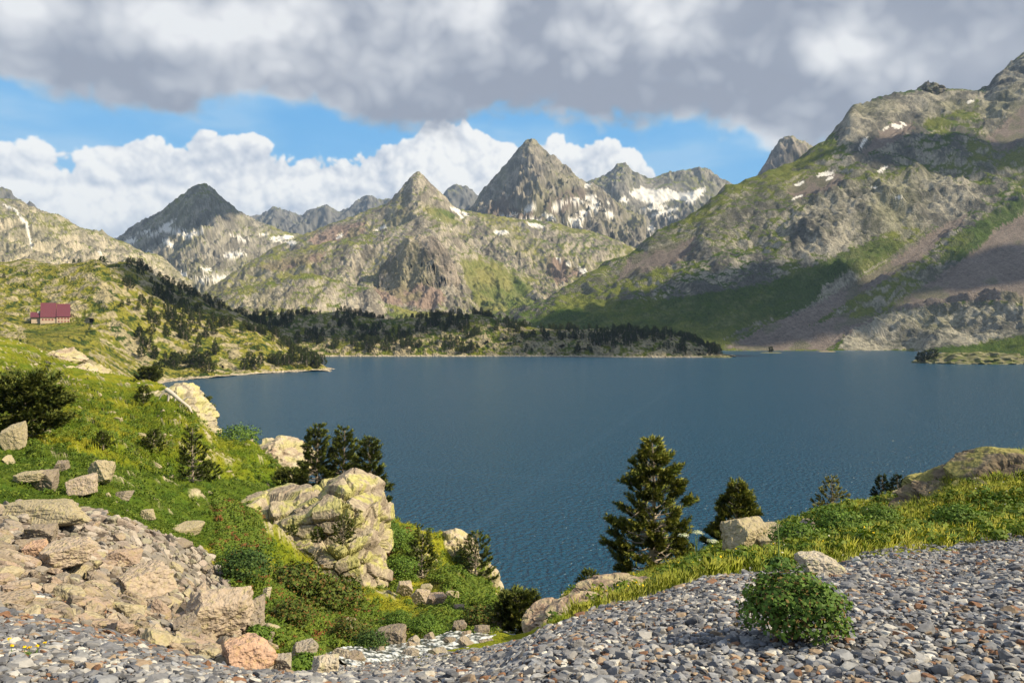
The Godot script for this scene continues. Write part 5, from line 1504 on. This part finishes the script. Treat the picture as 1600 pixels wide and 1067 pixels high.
func hut() -> void:
	var at := ground_far(left_land, 80, 430.0)
	var s := 430.0 / F                      # metres for one pixel of the photograph
	at = Vector3((80.0 - 800.0) * s, at.y, -430.0)
	for px in [50, 65, 80, 95, 110]: at.y = maxf(at.y, ground_far(left_land, px, 427.0).y)
	at.y += 0.9
	var t := base("mountain_hut", at, 0.58)
	var x := func(px: float) -> float: return (px - 80.0) * s * 0.83
	# walls
	put("wall", box(Vector3(20.5 * s, 4.2, 8)), M.masonry, t).position = Vector3(x.call(74.5), 0.6, -4.2)
	put("wall", box(Vector3(17.6 * s, 4.6, 9)), M.masonry, t).position = Vector3(x.call(98.0), 0.8, -4.0)
	put("wall", box(Vector3(11.4 * s, 3.6, 6)), M.masonry, t).position = Vector3(x.call(55.0), 0.9, -5.0)
	put("gable_wall", box(Vector3(3.6 * s, 5.2, 5)), M.plaster, t).position = Vector3(x.call(59.5), 4.2, -7.0)
	# roofs pitched towards the lake
	for a in [[62.0, 87.0, 2.7, 11.9, 0.2, -7.5], [87.3, 109.5, 3.1, 11.4, 0.9, -7.0], [46.5, 62.0, 2.7, 5.9, -1.0, -5.5]]:
		var x0: float = x.call(a[0])
		var x1: float = x.call(a[1])
		var roof := put("roof", slab(Vector3(x0, a[2], a[4]), Vector3(x1, a[2], a[4]), Vector3(x1, a[3], a[5]), Vector3(x0, a[3], a[5]), Vector3(0, 0.25, 0.1)), M.red_roof, t)
		put("roof_back", slab(Vector3(x0, a[3], a[5] - 0.05), Vector3(x1, a[3], a[5] - 0.05), Vector3(x1, 2.5, a[5] * 2.0), Vector3(x0, 2.5, a[5] * 2.0), Vector3(0, 0.25, -0.1)), M.red_roof, t)
		var seams := int((x1 - x0) / 1.2)
		for k in range(1, seams):
			var xs := lerpf(x0, x1, float(k) / seams)
			put("seam", slab(Vector3(xs - 0.04, a[2] + 0.26, a[4] + 0.1), Vector3(xs + 0.04, a[2] + 0.26, a[4] + 0.1), Vector3(xs + 0.04, a[3] + 0.26, a[5] + 0.1), Vector3(xs - 0.04, a[3] + 0.26, a[5] + 0.1), Vector3(0, 0.08, 0.03)), M.red_roof, roof)
		# the side under the slope
		var st := SurfaceTool.new()
		st.begin(Mesh.PRIMITIVE_TRIANGLES)
		for xs in [x0 + 0.3, x1 - 0.3]:
			for p in [Vector3(xs, 0, a[4] - 0.6), Vector3(xs, a[3] - 0.2, a[5]), Vector3(xs, 0, a[5] * 2.0 + 0.6)]: st.add_vertex(p)
		st.generate_normals()
		put("gable", st.commit(), M.red_roof, t)
	# windows: red shutters in the pale masonry
	for px in [66.0, 71.0, 76.0, 81.0]:
		var w := put("window", box(Vector3(0.9, 1.0, 0.12)), M.shutter, t)
		w.position = Vector3(x.call(px), 1.5, -0.16)
		put("pane", box(Vector3(0.34, 0.8, 0.05)), M.dark_glass, w).position = Vector3(0, 0, 0.07)
	for px in [91.0, 96.0, 101.0, 106.0]:
		for row in [[2.2, 0.9], [0.3, 0.7]]:
			var w := put("window", box(Vector3(row[1], 0.9, 0.12)), M.shutter, t)
			w.position = Vector3(x.call(px), row[0], 0.54)
			put("pane", box(Vector3(0.3, 0.7, 0.05)), M.dark_glass, w).position = Vector3(0, 0, 0.07)
	tag(t, "stone mountain hut with dark red metal roofs on the green terrace", "hut")

# clouds above and beside the view, whose shadows lie on the slopes as in the photograph
func cloud(over: Vector3, half: Vector3, height: float, seed_: int) -> void:
	var n := noise(1.5, seed_, 4)
	var g := icosphere(5)
	var V: PackedVector3Array = g[0].duplicate()
	for i in V.size():
		var v := V[i]
		V[i] = v * half * (1.0 + 0.75 * n.get_noise_3d(v.x * 1.3, v.y, v.z * 1.3))
	var st := SurfaceTool.new()
	st.create_from(mesh_of(V, g[1]), 0)
	st.generate_normals()
	var o := put("cloud", st.commit(), M.cloud)
	o.position = over + SUN / SUN.y * (height - over.y)
	o.set_meta("kind", "structure")

func clouds() -> void:
	cloud(spot(1110, 500, 910), Vector3(200, 60, 90), 1350, 1)
	cloud(spot(1440, 260, 1250), Vector3(150, 50, 70), 1500, 2)
	cloud(spot(320, 470, 600), Vector3(85, 30, 60), 1150, 3)
	cloud(spot(540, 500, 750), Vector3(150, 40, 60), 1200, 4)
	cloud(spot(985, 535, 680), Vector3(100, 30, 40), 1150, 5)
	cloud(spot(225, 360, 2300), Vector3(190, 60, 260), 1750, 6)
	cloud(spot(1560, 430, 950), Vector3(130, 40, 45), 1250, 7)
	cloud(spot(320, 300, 2500), Vector3(120, 40, 90), 1800, 8)

func materials() -> void:
	var grit := noise_tex(noise(0.02, 71, 5), 512, [0.0, 0.35, 0.65, 1.0], [gray(0.62), gray(0.82), gray(0.97), gray(1.0)])
	var relief := noise_tex(noise(0.03, 72, 6), 512, [], [])
	M.grit = grit
	M.relief = relief
	var peak := StandardMaterial3D.new()
	peak.vertex_color_use_as_albedo = true
	peak.roughness = 1.0
	peak.metallic_specular = 0.15
	peak.albedo_texture = grit
	peak.uv1_triplanar = true
	peak.uv1_world_triplanar = true
	peak.uv1_scale = Vector3.ONE / 37.0
	peak.heightmap_enabled = true
	peak.heightmap_texture = relief
	peak.heightmap_scale = 220.0
	M.peak = peak
	var soil := peak.duplicate() as StandardMaterial3D
	soil.uv1_scale = Vector3.ONE / 2.3
	soil.heightmap_scale = 6.0
	M.soil = soil
	var water := StandardMaterial3D.new()
	water.albedo_color = lin(0.007, 0.049, 0.100)
	water.roughness = 0.22
	water.metallic_specular = 0.36
	water.heightmap_enabled = true
	water.heightmap_texture = noise_tex(noise(0.036, 73, 4), 2048, [], [])
	water.heightmap_scale = 60.0
	(water.heightmap_texture as NoiseTexture2D).seamless_blend_skirt = 0.06
	M.water = water
	var fl := StandardMaterial3D.new()
	fl.albedo_color = lin(0.12, 0.14, 0.07)
	fl.roughness = 1.0
	M.floor_land = fl
	var cl := StandardMaterial3D.new()
	cl.albedo_color = lin(0.85, 0.85, 0.86)
	cl.roughness = 1.0
	M.cloud = cl
	var pebble := StandardMaterial3D.new()
	pebble.vertex_color_use_as_albedo = true
	pebble.roughness = 0.85
	pebble.metallic_specular = 0.35
	pebble.albedo_texture = noise_tex(noise(0.03, 74, 5), 256, [0.0, 0.4, 0.7, 1.0], [gray(0.70), gray(0.90), gray(0.98), gray(1.0)])
	pebble.uv1_triplanar = true
	pebble.uv1_world_triplanar = true
	pebble.uv1_scale = Vector3.ONE / 0.35
	M.pebble = pebble
	var rock := StandardMaterial3D.new()
	rock.roughness = 0.95
	rock.metallic_specular = 0.2
	rock.albedo_texture = noise_tex(noise(0.014, 75, 6), 512, [0.0, 0.3, 0.45, 0.6, 0.75, 1.0], [Color(0.66, 0.64, 0.63), Color(0.86, 0.83, 0.80), Color(1.0, 0.98, 0.96), Color(0.95, 0.90, 0.86), Color(0.98, 0.97, 0.84), Color(0.86, 0.87, 0.66)])
	rock.uv1_triplanar = true
	rock.uv1_world_triplanar = true
	rock.uv1_scale = Vector3.ONE / 0.9
	rock.heightmap_enabled = true
	rock.heightmap_texture = relief
	rock.heightmap_scale = 3.0
	M.rock = rock
	var lr := peak.duplicate() as StandardMaterial3D
	lr.uv1_scale = Vector3.ONE / 3.1
	lr.heightmap_scale = 7.0
	M.lichen_rock = lr
	var needle := StandardMaterial3D.new()
	needle.vertex_color_use_as_albedo = true
	needle.roughness = 0.7
	needle.metallic_specular = 0.3
	needle.backlight_enabled = true
	needle.backlight = Color(0.35, 0.38, 0.2)
	M.needle = needle
	var leaf := needle.duplicate() as StandardMaterial3D
	leaf.backlight = Color(0.55, 0.6, 0.3)
	leaf.roughness = 0.6
	M.leaf = leaf
	M.leaf_tint = leaf
	var bark := StandardMaterial3D.new()
	bark.vertex_color_use_as_albedo = true
	bark.roughness = 0.95
	M.bark = bark
	var foam := StandardMaterial3D.new()
	foam.vertex_color_use_as_albedo = true
	foam.roughness = 0.12
	M.foam = foam
	for a in [["masonry", Color(0.52, 0.42, 0.32), 0.95], ["plaster", Color(0.42, 0.42, 0.40), 0.9], ["red_roof", Color(0.105, 0.022, 0.034), 0.45], ["shutter", Color(0.30, 0.06, 0.05), 0.6], ["dark_glass", Color(0.03, 0.035, 0.04), 0.15]]:
		var m := StandardMaterial3D.new()
		m.albedo_color = lin(a[1].r, a[1].g, a[1].b)
		m.roughness = a[2]
		M[a[0]] = m
	var mt := noise_tex(noise(0.05, 76, 4), 256, [0.0, 0.5, 1.0], [gray(0.7), gray(0.9), gray(1.0)])
	M.masonry.albedo_texture = mt
	M.masonry.uv1_triplanar = true
	M.masonry.uv1_scale = Vector3.ONE * 0.5

func _ready() -> void:
	rng.seed = 2024
	var t0 := Time.get_ticks_msec()
	stage()
	print("sky ", Time.get_ticks_msec() - t0)
	materials()
	lake()
	mountains()
	print("mountains ", Time.get_ticks_msec() - t0)
	right_slope()
	left_hill()
	clouds()
	isthmus()
	print("slopes ", Time.get_ticks_msec() - t0)
	near_side()
	outcrops()
	rocks()
	gravel()
	stream()
	print("rocks ", Time.get_ticks_msec() - t0)
	hut()
	islets()
	near_pines()
	print("pines ", Time.get_ticks_msec() - t0)
	far_pines()
	shrubs()
	dead_wood()
	small_flowers()
	grass()
	print("all ", Time.get_ticks_msec() - t0)
